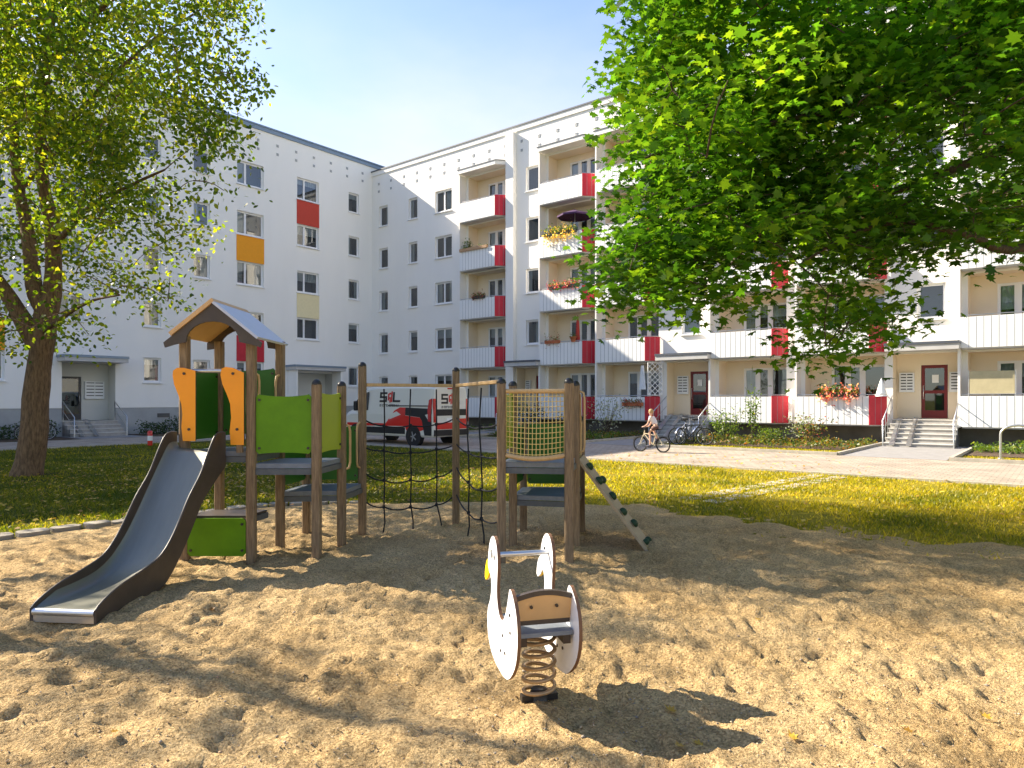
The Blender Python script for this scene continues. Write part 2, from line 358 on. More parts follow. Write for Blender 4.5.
def paver_mat(name, c1, c2, mortar, scale, rot):
    m = bpy.data.materials.new(name); m.use_nodes = True
    nt = m.node_tree; n = nt.nodes; l = nt.links; p = n['Principled BSDF']; p.inputs['Roughness'].default_value = .85
    tc = n.new('ShaderNodeTexCoord'); mp = n.new('ShaderNodeMapping'); mp.inputs['Rotation'].default_value = (0, 0, rot)
    l.new(tc.outputs['Object'], mp.inputs['Vector'])
    b = n.new('ShaderNodeTexBrick'); b.inputs['Color1'].default_value = (*c1, 1); b.inputs['Color2'].default_value = (*c2, 1); b.inputs['Mortar'].default_value = (*mortar, 1)
    b.inputs['Scale'].default_value = scale; b.inputs['Mortar Size'].default_value = .018; b.inputs['Brick Width'].default_value = .5; b.inputs['Row Height'].default_value = .5
    l.new(mp.outputs[0], b.inputs['Vector'])
    a = n.new('ShaderNodeTexNoise'); a.inputs['Scale'].default_value = 1.3; a.inputs['Detail'].default_value = 8
    l.new(tc.outputs['Object'], a.inputs['Vector'])
    cr = n.new('ShaderNodeValToRGB'); e = cr.color_ramp.elements; e[0].position = .3; e[0].color = (.72, .70, .68, 1); e[1].position = .7; e[1].color = (1.1, 1.1, 1.1, 1)
    l.new(a.outputs['Fac'], cr.inputs['Fac'])
    mx = n.new('ShaderNodeMix'); mx.data_type = 'RGBA'; mx.blend_type = 'MULTIPLY'; mx.inputs['Factor'].default_value = 1
    l.new(b.outputs['Color'], mx.inputs['A']); l.new(cr.outputs['Color'], mx.inputs['B']); l.new(mx.outputs['Result'], p.inputs['Base Color'])
    bp = n.new('ShaderNodeBump'); bp.inputs['Strength'].default_value = .4; bp.inputs['Distance'].default_value = .01; bp.invert = True
    l.new(b.outputs['Fac'], bp.inputs['Height']); l.new(bp.outputs['Normal'], p.inputs['Normal'])
    return m
M['paver'] = paver_mat('concrete pavers', (.42, .35, .27), (.36, .30, .24), (.19, .16, .12), 2.2, TH)
M['asphalt'] = mat('worn grey paving', (.27, .26, .25), .9, var=.14, scale=3, bump=.3, bscale=60)
M['soil'] = mat('bed soil', (.085, .055, .032), .95, var=.3, scale=5, bump=.8, bscale=20)

# lawn: one sheet to the horizon
g = MB(); S_ = 1500
from mathutils.geometry import tessellate_polygon
HOLE = [(-8.8, 2), (8.8, 2), (8.5, 4.6), (6.4, 5.7), (5.0, 6.8), (3.6, 8.1), (2.6, 9.3), (1.5, 10.0), (0, 10.6), (-2.3, 10.4), (-3.3, 10.0), (-4.0, 9.4), (-4.9, 8.2), (-5.8, 7.3), (-8.8, 5.9)]
loops_ = [[Vector((x, y, 0)) for x, y in ((-S_, -S_), (S_, -S_), (S_, S_), (-S_, S_))], [Vector((x, y, 0)) for x, y in HOLE]]
tri_ = tessellate_polygon(loops_); allv_ = loops_[0]+loops_[1]
def up_(t):
    a_, b_, c_ = (allv_[i] for i in t); return t if (b_-a_).cross(c_-a_).z > 0 else t[::-1]
g.add(allv_, [up_(tuple(t)) for t in tri_])
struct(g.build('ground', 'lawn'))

# sand pit boundary (plan polygon, counter clockwise seen from above)
EDGE = [(-14, -6), (14, -6), (13, 5.2), (9, 6.0), (6.6, 7.0), (5.4, 7.9), (4.2, 8.9), (3.2, 10.2), (2.0, 11.1), (.2, 11.6), (-2.4, 11.4), (-3.9, 11.0), (-4.9, 10.2), (-5.7, 9.1), (-6.4, 8.2), (-8.2, 7.2), (-14, 6.0)]
def pip_dist(x, y):
    inside = False; dm = 1e9; n = len(EDGE)
    for i in range(n):
        x0, y0 = EDGE[i]; x1, y1 = EDGE[(i+1) % n]
        if (y0 > y) != (y1 > y) and x < (x1-x0)*(y-y0)/(y1-y0)+x0: inside = not inside
        dx, dy = x1-x0, y1-y0; t = max(0, min(1, ((x-x0)*dx+(y-y0)*dy)/(dx*dx+dy*dy)))
        dm = min(dm, math.hypot(x-x0-t*dx, y-y0-t*dy))
    return dm if inside else -dm
DIMPLES = [(random.uniform(-6, 6.5), random.uniform(2.6, 9.5), random.uniform(.035, .12), random.uniform(.012, .05), random.uniform(0, 3.14)) for _ in range(1300)]
GRID = {}
for dd in DIMPLES: GRID.setdefault((int(math.floor(dd[0]/.6)), int(math.floor(dd[1]/.6))), []).append(dd)
def sand_h(x, y):
    h = .06*noise.noise((x*.9, y*.9, 3)) + .040*noise.noise((x*2.6, y*2.6, 8)) + .024*noise.noise((x*5.5+.8*noise.noise((x*3, y*3, 2)), y*5.5, 1)) + .026*noise.noise((x*12, y*12, 5)) + .018*noise.noise((x*23, y*23, 6))
    cx, cy = int(math.floor(x/.6)), int(math.floor(y/.6))
    for i in (-1, 0, 1):
        for j in (-1, 0, 1):
            for (dx, dy, r, dep, a) in GRID.get((cx+i, cy+j), ()):
                ca, sa = math.cos(a), math.sin(a)
                ux = ((x-dx)*ca+(y-dy)*sa)/(r*1.5); uy = (-(x-dx)*sa+(y-dy)*ca)/r
                q = ux*ux+uy*uy
                if q < 4: h += -.62*dep*math.exp(-q*1.4)+.25*dep*math.exp(-(math.sqrt(q)-1.35)**2*9)
    # hollow under the slide's end, heap round the spring
    h -= .05*math.exp(-((x+3.42)**2+(y-5.15)**2)/.12)
    return h
def sand_z(x, y):
    d = pip_dist(x, y)
    rag = .35*noise.noise((x*1.7, y*1.7, 20))+.12*noise.noise((x*6, y*6, 21))
    e = d + rag*(1.0+1.6*max(0, min(1, (x-1)/1.5)) if x > 1 else (.35 if x < -2 else .7))
    k = max(-1, min(1, e/.5))
    return .03*k + sand_h(x, y)*max(0, min(1, e/1.0)) + (.012 if e > 1 else .012*max(0, e))
ys = [1.9]
while ys[-1] < 12.6: ys.append(ys[-1]+.007*ys[-1]+.008)
xs = list(np.arange(-9.5, -4.6, .05))+list(np.arange(-4.6, 4.8, .025))+list(np.arange(4.8, 9.5, .05))
nx, ny = len(xs), len(ys)
vs = [(x, y, sand_z(x, y)) for y in ys for x in xs]
fs = [(j*nx+i, j*nx+i+1, (j+1)*nx+i+1, (j+1)*nx+i) for j in range(ny-1) for i in range(nx-1)]
b = MB(); b.add(vs, fs, 0, True)
# coarse continuation behind and beside the camera
b.add([(-14, -6, .03), (14, -6, .03), (14, 1.9, .03), (-14, 1.9, .03)], [(0, 1, 2, 3)])
struct(b.build('sand', 'sand'))

# stones edging the sand on the left
b = MB(); P0 = [Vector(p) for p in [(-9.5, 6.75), (-8.2, 7.25), (-6.4, 8.25), (-5.7, 9.15), (-4.9, 10.25), (-3.9, 11.05), (-2.4, 11.45)]]
rs_ = random.Random(3)
for i in range(len(P0)-1):
    a, c = P0[i], P0[i+1]; L = (c-a).length; d = (c-a)/L; nrm = Vector((-d.y, d.x)); k = max(1, round(L/.34))
    for j in range(k):
        p = a+d*(L*(j+.5)/k)+nrm*rs_.uniform(-.03, .03); hw = L/k*.46; hd = rs_.uniform(.10, .15); zt = rs_.uniform(.025, .06)
        poly = [(-hw, -hd*.8), (-hw*.6, -hd), (hw*.7, -hd*rs_.uniform(.8, 1)), (hw, -hd*.4), (hw*rs_.uniform(.85, 1), hd*.7), (hw*.5, hd), (-hw*.7, hd*.9), (-hw, hd*.3)]
        b.prism(poly, (p.x, p.y, 0), (d.x, d.y, 0), (nrm.x, nrm.y, 0), (0, 0, 1), -.1, zt)
o = struct(b.build('kerb_stones', 'edging', bevel=.02))

# paths, walks and beds in the right wing's frame
def strip(name, m, rects, z):
    b = MB()
    for (u0, u1, d0, d1) in rects:
        b.add([WB(u0, d1, z), WB(u1, d1, z), WB(u1, d0, z), WB(u0, d0, z)], [(0, 1, 2, 3)])
    return struct(b.build(name, m))
strip('path', 'paver', [(8.3, 70, 7.3, 13.1), (3.1, 8.3, 7.3, 60)], .012)
WALKS = [(11.7, 14.3), (21.35, 23.75), (30.75, 33.5), (40.1, 42.6)]
strip('entrance_path', 'asphalt', [(u0, u1, .3, 7.3) for u0, u1 in WALKS] + [(3.1, 8.3, .3, 7.3), (-.0, 3.1, 15.6, 18.4), (-.0, 3.1, 2.6, 6.6)], .016)
beds = [(8.5, 11.6), (14.4, 21.25), (23.85, 30.65), (33.6, 40.0)]
strip('planting_bed', 'soil', [(u0, u1, .1, 4.9) for u0, u1 in beds]+[(.3, 2.9, 6.7, 15.5), (.3, 2.9, 18.5, 60)], .02)
b = MB()
for (u0, u1) in beds:
    for (p, q) in (((u0, 7.22), (u1, 7.22)), ((u0, .6), (u0, 7.2)), ((u1, .6), (u1, 7.2))):
        b.beam(WB(*p, .03), WB(*q, .03), .10, .14)
b.beam(WB(8.3, 13.17, .015), WB(70, 13.17, .015), .08, .07)
b.beam(WB(8.37, 13.2, .015), WB(8.37, 60, .015), .08, .07)
struct(b.build('kerb', 'kerb'))
b = MB()
a, c = Vector((3.2, 11.7)), Vector((7.3, 15.6)); d = (c-a).normalized(); nn = Vector((-d.y, d.x))
for i in range(12):
    p = a+d*(i*.47)
    for sd in (-.24, .24):
        q = p+nn*sd; b.prism([(-.15, -.15), (.15, -.17), (.16, .16), (-.15, .15)], (q.x, q.y, 0), (d.x, d.y, 0), (nn.x, nn.y, 0), (0, 0, 1), -.02, .014)
struct(b.build('stepping_path', 'kerb'))

# grass blades as stuff
def in_path(X, Y):
    rx, ry = X-C0.x, Y-C0.y
    u = rx*UB.x+ry*UB.y; d = rx*NB.x+ry*NB.y
    return u, d
n = 420000
Y = rng.uniform(6.2, 27, n)**1.0; X = rng.uniform(-1, 1, n)*(Y*.80+1.5)
keep = rng.uniform(0, 1, n) < np.minimum(1, (11/Y)**1.2)
X, Y = X[keep], Y[keep]
u, d = in_path(X, Y)
ok = ~((d > 7.15) & (d < 13.25) & (u > 3)) & ~((u > 3) & (u < 8.45) & (d > 7)) & ~((d < 5.2)) & ~((u < 3.05)) & ~((d < 7.3) & ((u < 14.4) | ((u > 21.3) & (u < 23.8)) | ((u > 30.7) & (u < 33.55))))
X, Y = X[ok], Y[ok]
dist = np.array([pip_dist(x, y) for x, y in zip(X, Y)])
nz_ = np.array([noise.noise((x*.8, y*.8, 0)) for x, y in zip(X, Y)])
edge = np.where(X > 1.2, 1.9, np.where(X > -2.5, .5, .12))
rg_ = np.array([.5*noise.noise((x*1.7, y*1.7, 20))+.5*noise.noise((x*5, y*5, 31)) for x, y in zip(X, Y)])
pr = np.clip((-dist+edge*(.45-.9*rg_))/edge, 0, 1)**1.5*np.clip(.75+nz_*1.3, .12, 1)
ok = rng.uniform(0, 1, len(X)) < pr
X, Y, nz_ = X[ok], Y[ok], nz_[ok]
n = len(X); a = rng.uniform(0, 6.28, n); h = rng.uniform(.025, .07, n); wd = .006+.0006*Y
ln = rng.normal(0, .6, (n, 2))*h[:, None]
V = np.zeros((n, 3, 3))
V[:, 0] = np.c_[X-np.cos(a)*wd, Y-np.sin(a)*wd, np.full(n, -.005)]
V[:, 1] = np.c_[X+np.cos(a)*wd, Y+np.sin(a)*wd, np.full(n, -.005)]
V[:, 2] = np.c_[X+ln[:, 0], Y+ln[:, 1], h]
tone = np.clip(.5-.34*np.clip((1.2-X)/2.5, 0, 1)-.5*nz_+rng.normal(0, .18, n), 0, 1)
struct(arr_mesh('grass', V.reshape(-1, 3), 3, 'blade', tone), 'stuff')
# fallen leaves on the lawn
n = 2600
X = np.r_[rng.normal(-6, 4.5, n), rng.uniform(-8, 9, n//2)]; Y = np.r_[rng.normal(14, 3, n), rng.uniform(9, 22, n//2)]
dist = np.array([pip_dist(x, y) for x, y in zip(X, Y)])
ok = dist < .3
P = np.c_[X[ok], Y[ok], rng.uniform(.03, .06, ok.sum())]
struct(arr_mesh('fallen_leaves', leaves(P, .075, LEAF_RHOMB*np.array([1.6, 1, 1]), up=3, spread=.6), 4, 'leaf_dead', rng.uniform(0, 1, len(P))), 'stuff')
# pebbles and crumbs on the sand
n = 5200
X = rng.uniform(-4.5, 4.5, n); Y = 2.3+rng.exponential(1.6, n)
ok = (Y < 8.5) & (np.abs(X) < Y*.8+.3); X, Y = X[ok], Y[ok]
b = MB(); oc = [(1,0,0),(-1,0,0),(0,1,0),(0,-1,0),(0,0,1),(0,0,-1)]
of = [(0,2,4),(2,1,4),(1,3,4),(3,0,4),(2,0,5),(1,2,5),(3,1,5),(0,3,5)]
for x, y in zip(X, Y):
    s = random.uniform(.003, .0085)*(1.6 if random.random() < .06 else 1); z = sand_z(x, y)+s*.3; q = random.uniform(0, 3.14); ca, sa = math.cos(q), math.sin(q)
    sx, sy, sz = s*random.uniform(.8, 1.5), s*random.uniform(.7, 1.2), s*random.uniform(.5, .9)
    b.add([(x+(p[0]*ca*sx-p[1]*sa*sy), y+(p[0]*sa*sx+p[1]*ca*sy), z+p[2]*sz) for p in oc], of, random.randint(0, 2), True)
M['peb1'] = mat('pale pebble', (.50, .39, .25), .8); M['peb2'] = mat('brown pebble', (.30, .20, .11), .8); M['peb3'] = mat('grey pebble', (.28, .23, .17), .8)
struct(b.build('gravel', ['peb1', 'peb2', 'peb3']), 'stuff')
# ================================================================== BUILDINGS
def wall_holes(mb, x0, x1, z0, z1, holes, y=0.0, mi=0):
    """wall plane facing local -y, with rectangular holes (x0,x1,z0,z1)"""
    X = sorted({x0, x1, *[h[0] for h in holes], *[h[1] for h in holes]}); Z = sorted({z0, z1, *[h[2] for h in holes], *[h[3] for h in holes]})
    X = [x for x in X if x0-1e-6 <= x <= x1+1e-6]; Z = [z for z in Z if z0-1e-6 <= z <= z1+1e-6]
    for i in range(len(X)-1):
        col = []
        for j in range(len(Z)-1):
            cx, cz = (X[i]+X[i+1])/2, (Z[j]+Z[j+1])/2
            col.append(any(h[0] < cx < h[1] and h[2] < cz < h[3] for h in holes))
        j = 0
        while j < len(col):
            if col[j]: j += 1; continue
            k = j
            while k+1 < len(col) and not col[k+1]: k += 1
            mb.add([(X[i], y, Z[j]), (X[i+1], y, Z[j]), (X[i+1], y, Z[k+1]), (X[i], y, Z[k+1])], [(0, 1, 2, 3)], mi); j = k+1
def reveal(mb, h, y0, y1, mi, back=None):
    a, b_, c, d = h
    mb.add([(a,y0,c),(b_,y0,c),(b_,y0,d),(a,y0,d),(a,y1,c),(b_,y1,c),(b_,y1,d),(a,y1,d)], [(0,4,5,1),(1,5,6,2),(2,6,7,3),(3,7,4,0)], mi)
    if back is not None: mb.add([(a,y1,c),(b_,y1,c),(b_,y1,d),(a,y1,d)], [(0,1,2,3)], back)
WCACHE = {}
def window(parent, h, y, splits=(0, 1), curtain=None, sill=True, name='window', frame='pvc', fw=.06, mull=.05):
    w, ht = round(h[1]-h[0], 3), round(h[3]-h[2], 3)
    key = (w, ht, splits, curtain, sill, name, frame, mull)
    if key not in WCACHE:
        b = MB(); t = .06
        b.box((0, 0, 0), (fw, t, ht)); b.box((w-fw, 0, 0), (w, t, ht)); b.box((fw, 0, 0), (w-fw, t, fw)); b.box((fw, 0, ht-fw), (w-fw, t, ht))
        for s_ in splits[1:-1]: b.box((s_*w-mull/2, 0, fw), (s_*w+mull/2, t, ht-fw))
        # inner sash bars
        for a, c in zip(splits[:-1], splits[1:]):
            xa = a*w+(fw if a == 0 else mull/2); xb = c*w-(fw if c == 1 else mull/2); q = .035
            if xb-xa > .2:
                b.box((xa, .012, fw), (xa+q, t-.01, ht-fw)); b.box((xb-q, .012, fw), (xb, t-.01, ht-fw))
                b.box((xa+q, .012, fw), (xb-q, t-.01, fw+q)); b.box((xa+q, .012, ht-fw-q), (xb-q, t-.01, ht-fw))
        o = b.build(name, frame)
        g = MB(); g.add([(fw*.6, .035, fw*.6), (w-fw*.6, .035, fw*.6), (w-fw*.6, .035, ht-fw*.6), (fw*.6, .035, ht-fw*.6)], [(0,1,2,3)]); g.build('pane', 'glass', o)
        if sill:
            g = MB(); g.box((-.05, -.20, -.06), (w+.05, -.005, -.025)); g.build('sill', 'pvc', o)
        if curtain:
            g = MB()
            for (ca, cb, cz) in curtain:
                k = max(6, int((cb-ca)*w/.04)); vs = []
                for i in range(k+1):
                    x = (ca+(cb-ca)*i/k)*w; yy = .13+.025*math.sin(i*1.9)
                    vs += [(x, yy, cz*ht), (x, yy, ht*.98)]
                g.add(vs, [(2*i, 2*i+2, 2*i+3, 2*i+1) for i in range(k)], 0, True)
            g.build('curtain', 'curtain', o)
        WCACHE[key] = o; o.parent = parent; o.location = (h[0], y, h[2]); return o
    c = copy_tree(WCACHE[key], parent); c.location = (h[0], y, h[2]); return c
CURT = [None, ((.03, .3, .05), (.72, .97, .05)), ((.03, .97, .55),), ((.03, .38, .05),), ((.55, .97, .08),), ((.03, .97, .72),), None]
rw = random.Random(21)

# ---------------------------------------------------------------- right wing (with balconies)
b_root = empty('apartment_building', C0, -TH)
tag(b_root, 'long white five storey block with stacked balconies and crimson panels', 'apartment building', 'wings of the apartment block')
ZF = [.74+2.82*k for k in range(5)]
STACK = [8.62, 14.42, 17.94, 23.85, 27.55, 33.2, 36.72, 42.7]
holes, deep = [], []
wins = []
WC = [2.58, 5.4, 8.2, 11.0, 13.78]
for zc in WC:
    for (c, w_, sp) in ((1.15, .86, (0, 1)), (3.97, .80, (0, 1)), (6.65, 1.42, (0, .5, 1))):
        wins.append(((c-w_/2, c+w_/2, zc-.66, zc+.66), sp))
for c in (13.45, 22.6, 32.15, 41.4):
    for zc in WC[1:]: wins.append(((c-.46, c+.46, zc-.66, zc+.66), (0, 1)))
wins = [(tuple(round(v, 3) for v in h), sp) for h, sp in wins]
log = []
for x in STACK:
    for k, z in enumerate(ZF): log.append((round(x+.10, 3), round(x+3.04, 3), round(z+.2, 3), round(z+2.70, 3)))
ENT = [(12.35, 14.3), (21.4, 23.75), (30.88, 33.06), (40.2, 42.5)]
ent = [(a, c, .98, 3.46) for a, c in ENT]
wb = MB()
holes = [h for h, _ in wins]+log+ent
wall_holes(wb, 0, 60, .72, 16.55, holes)
for h, sp in wins: reveal(wb, h, 0, .17, 0); reveal(wb, h, .17, .75, 1, 1)
LOGW = (.95, 2.92)
for h in log:
    reveal(wb, h, 0, .8, 2)
    lw = (h[0]+.82, h[0]+2.86, h[2]+.08, h[3]-.32)
    wall_holes(wb, h[0], h[1], h[2], h[3], [lw], .8, 2); reveal(wb, lw, .8, .9, 2); reveal(wb, lw, .9, 1.5, 1, 1)
doors = []
for (a, c, z0, z1) in ent:
    reveal(wb, (a, c, z0, z1), 0, .75, 2)
    dm = a+1.27 if c-a > 2.1 else a+1.2
    dh = (dm-.44, dm+.44, z0+.02, z0+2.06)
    wall_holes(wb, a, c, z0, z1, [dh], .75, 2); reveal(wb, dh, .75, .85, 2); reveal(wb, dh, .85, 1.6, 1, 1); doors.append(dh)
# ends, back, roof
wb.add([(0, 0, .72), (0, 11, .72), (0, 11, 16.55), (0, 0, 16.55)], [(0, 1, 2, 3)], 0)
wb.add([(60, 0, .0), (60, 11, .0), (60, 11, 16.55), (60, 0, 16.55)], [(0, 3, 2, 1)], 0)
wb.add([(0, 11, 0), (60, 11, 0), (60, 11, 16.55), (0, 11, 16.55)], [(0, 1, 2, 3)], 0)
wb.build('wall', ['wallB', 'room', 'cream'], b_root)
p = MB(); p.box((0, .06, -.3), (60, .3, .72)); p.build('plinth', 'plinth_dark', b_root)
r_ = MB(); r_.box((-.0, -.06, 16.55), (60.2, 11.2, 16.82)); o = r_.build('roof', 'wallB', b_root)
r_ = MB(); r_.box((.0, -.10, 16.82), (60.2, 11.25, 16.90)); r_.build('roof_edge', 'fascia_dark', o)
for h, sp in wins: window(b_root, h, .11, sp, rw.choice(CURT))
for h in log: window(b_root, (h[0]+.82, h[0]+2.86, h[2]+.08, h[3]-.32), .84, (0, .30, .57, 1), rw.choice(CURT), sill=False, mull=.15)
# balconies
def make_balcony(k):
    poly = [(-.02, 0), (-.02, -.54), (2.6, -.54), (3.12, 0)]
    b = MB(); b.prism(poly, (0, 0, 0), (1, 0, 0), (0, 1, 0), (0, 0, 1), -.05, .2)
    o = b.build('balcony', 'slab', b_root)
    b = MB(); b.box((-.04, -.575, .0), (2.6, -.545, 1.10))
    b.box((-.075, -.575, .0), (-.045, -.005, 1.10))
    nseam = 12
    for i in range(1, nseam): x = -.04+2.64*i/nseam; b.box((x-.008, -.578, .01), (x+.008, -.57, 1.09), 1)
    b.build('parapet', ['parapet', 'seam'], o)
    b = MB(); e = Vector((.52, .54, 0)).normalized(); nn = Vector((e.y, -e.x, 0)); a0 = Vector((2.605, -.572, 0))
    b.prism([(0, .0), (.735, .0), (.735, 1.13), (0, 1.13)], a0, e, (0, 0, 1), nn, .0, .03)
    for i in (1, 2): b.prism([(.245*i-.006, .01), (.245*i+.006, .01), (.245*i+.006, 1.12), (.245*i-.006, 1.12)], a0, e, (0, 0, 1), nn, .028, .033, 1)
    b.build('accent_panel', ['red', 'seam'], o)
    b = MB(); b.tube([(-.05, -.5, 1.17), (2.58, -.5, 1.17), (3.05, -.02, 1.17)], .018, 6)
    for x in (0, .87, 1.74, 2.58): b.tube([(x, -.5, .3), (x, -.5, 1.17)], .012, 6)
    b.build('railing', 'steel', o)
    return o
pb = make_balcony(0); first = True
for x in STACK:
    for z in ZF:
        o = pb if first else copy_tree(pb, b_root); first = False
        o.location = (x, 0, z)
for x in STACK:
    b = MB(); b.box((-.16, -.56, .72), (-.08, -.003, 14.80)); o = b.build('side_wall', 'wallB', b_root); o.location = (x, 0, 0)
    b = MB(); b.prism([(-.2, -.003), (-.2, -.62), (2.66, -.62), (3.22, -.003)], (0, 0, 0), (1, 0, 0), (0, 1, 0), (0, 0, 1), 14.84, 15.06)
    b.prism([(-.23, -.003), (-.23, -.65), (2.68, -.65), (3.26, -.003)], (0, 0, 0), (1, 0, 0), (0, 1, 0), (0, 0, 1), 15.062, 15.10, 1)
    o = b.build('balcony_roof', ['wallB', 'fascia_dark'], b_root); o.location = (x, 0, 0)
b = MB(); b.box((11.75, -.26, .72), (12.3, -.002, 16.5)); b.build('pilaster', 'wallB', b_root)
# entrances
for i, ((a, c, z0, z1), dh) in enumerate(zip(ent, doors)):
    b = MB(); x0, x1, zb, zt = dh; w_ = x1-x0
    b.box((x0+.01, .79, zb), (x0+.12, .84, zt)); b.box((x1-.12, .79, zb), (x1-.01, .84, zt)); b.box((x0+.12, .79, zt-.12), (x1-.12, .84, zt)); b.box((x0+.12, .79, zb), (x1-.12, .84, zb+.3)); b.box((x0+.12, .79, zb+.95), (x1-.12, .84, zb+1.07))
    d_ = b.build('entrance_door', 'door_red', b_root)
    g = MB(); g.add([(x0+.1, .815, zb+.25), (x1-.1, .815, zb+.25), (x1-.1, .815, zt-.1), (x0+.1, .815, zt-.1)], [(0,1,2,3)]); g.build('pane', 'glass', d_)
    g = MB(); g.box((x0+.36, .785, zb+1.36), (x0+.58, .789, zb+1.66)); g.build('notice', 'paper', d_)
    g = MB(); g.tube([(x0+.08, .79, zb+.75), (x0+.08, .73, zb+.75), (x0+.08, .73, zb+1.25), (x0+.08, .79, zb+1.25)], .016, 8); g.build('handle', 'steel', d_)
    b = MB(); b.box((a-.12, -.95, 3.52), (c+.06, -.003, 3.72), 0); b.box((a-.14, -.98, 3.722), (c+.08, -.003, 3.82), 1); b.build('canopy', ['slab', 'fascia_dark'], b_root)
    b = MB()
    for k in range(6):
        zt_ = z0-.0-k*.165; y = .0-k*.29
        b.box((a+.02, y-.29 if k else -.29, 0), (c-.02, (.0 if k else .749), zt_-.03), 0)
        b.box((a+.0, y-.32, zt_-.03), (c-.0, (y if k else .749), zt_), 1)
    s_ = b.build('entrance_steps', ['stairs', 'tread'], b_root)
    for xx in (a+.28, a+.82):
        b = MB(); b.beam((xx, -.12, z0+.06), (xx, -1.85, .08), .17, .05); b.build('pram_ramp', 'steel', s_)
    for xx in (a-.02, c+.0):
        b = MB(); ya, yb = .05, -1.75
        b.tube([(xx, ya, z0), (xx, ya, z0+.92), (xx, yb, .95), (xx, yb, 0)], .022, 8)
        b.tube([(xx, ya, z0+.45), (xx, yb, .48)], .014, 6)
        for q in (.25, .5, .75): yq = ya+(yb-ya)*q; b.tube([(xx, yq, .0+z0*(1-q)*.9), (xx, yq, z0+.92+(.95-z0-.92)*q)], .012, 6)
        b.build('railing', 'steel', s_)
# attic vents
vp = None
for k in range(16):
    for zz in (15.45, 15.95):
        if vp is None:
            b = MB(); b.box((-.07, -.02, -.07), (.07, -.003, .07)); b.box((-.09, -.03, .075), (.09, -.003, .095), 1); vp = b.build('vent', ['plinth', 'pvc'], b_root); o = vp
        else: o = copy_tree(vp, b_root)
        o.location = (.7+k*1.2, 0, zz)

# ---------------------------------------------------------------- left wing
a_root = empty('apartment_building', C0, math.pi/2-TH)
tag(a_root, 'plain white block on the left with flush windows and orange and red panels', 'apartment building', 'wings of the apartment block')
ACEN = [3.22, 6.04, 8.86, 11.68, 14.5]
wins = []
for k, zc in enumerate(ACEN):
    wins.append(((-1.92, -1.08, zc-.63, zc+.63), (0, 1)))
    if k > 0: wins.append(((-5.74, -4.2, zc-.65, zc+.65), (0, .36, 1)))
    wins.append(((-9.6, -7.95, zc-.66, zc+.66), (0, .34, 1)))
    if k != 1: wins.append(((-12.07, -11.14, zc-.62, zc+.62), (0, 1)))
    if k < 4 or 1: wins.append(((-14.6, -13.72, zc-.62, zc+.62), (0, 1)))
    if k > 0: wins.append(((-18.4, -17.3, zc-.62, zc+.62), (0, .5, 1)))
    wins.append(((-22.1, -20.4, zc-.66, zc+.66), (0, .34, 1)))
    wins.append(((-26.1, -24.4, zc-.66, zc+.66), (0, .34, 1))); wins.append(((-30.1, -29.1, zc-.62, zc+.62), (0, 1)))
wins = [(tuple(round(v, 3) for v in h), sp) for h, sp in wins]
entA = [(-6.3, -3.1, .72, 3.36), (-18.2, -15.9, .72, 3.46)]
wa = MB(); wall_holes(wa, -46, 0, 1.32, 17.2, [h for h, _ in wins]+entA)
wall_holes(wa, -46, 0, -.2, 1.32, entA, .03, 3)
for h, sp in wins: reveal(wa, h, 0, .17, 0); reveal(wa, h, .17, .75, 1, 1)
dA = []
for (a, c, z0, z1) in entA:
    reveal(wa, (a, c, z0, z1), 0, .85, 2)
    dh = (a+.15, a+1.1, z0+.02, z0+2.1)
    wall_holes(wa, a, c, z0, z1, [dh], .85, 2); reveal(wa, dh, .85, .95, 2); reveal(wa, dh, .95, 1.7, 1, 1); dA.append(dh)
wa.add([(-46, 0, -.2), (-46, 11, -.2), (-46, 11, 17.2), (-46, 0, 17.2)], [(0, 1, 2, 3)], 0)
wa.add([(-46, 11, -.2), (10.9, 11, -.2), (10.9, 11, 17.2), (-46, 11, 17.2)], [(0, 1, 2, 3)], 0)
wa.add([(0, -.0, 16.5), (10.9, -.0, 16.5), (10.9, 0, 17.2), (0, 0, 17.2)], [(0, 1, 2, 3)], 0)
wa.add([(10.9, 0, -.2), (10.9, 11, -.2), (10.9, 11, 17.2), (10.9, 0, 17.2)], [(0, 1, 2, 3)], 0)
wa.build('wall', ['wall', 'room', 'porch', 'plinth'], a_root)
r_ = MB(); r_.box((-46.1, -.07, 17.2), (10.95, 11.1, 17.42)); o = r_.build('roof', 'fascia', a_root)
r_ = MB(); r_.box((-46.2, -.12, 17.42), (11.0, 11.15, 17.50)); r_.build('roof_edge', 'fascia', o)
r_ = MB(); r_.tube([(-9.0, 1.0, 17.5), (-9.0, 1.0, 18.3)], .03, 6); r_.tube([(-9.4, 1.0, 18.1), (-8.6, 1.0, 18.1)], .02, 6); r_.tube([(-9.3, 1.0, 17.9), (-8.7, 1.0, 17.9)], .02, 6); r_.build('antenna', 'steel', o)
for h, sp in wins: window(a_root, h, .11, sp, rw.choice(CURT))
def wall_panel(x0, x1, k, m, lab):
    b = MB(); b.box((x0, -.025, ACEN[k]+.66), (x1, -.003, ACEN[k+1]-.72)); o = b.build('colour_panel', m, a_root); o['label'] = lab
wall_panel(-5.76, -4.18, 3, 'rust_wall', 'brick red panel between two windows')
wall_panel(-5.76, -4.18, 1, 'cream_wall', 'pale yellow panel between two windows')
wall_panel(-9.62, -7.93, 2, 'orange_wall', 'orange panel between two windows')
wall_panel(-9.62, -7.93, 0, 'red', 'crimson panel behind the play tower')
wall_panel(-22.1, -20.4, 0, 'orange_wall', 'orange panel beside the tree trunk')
vp = None
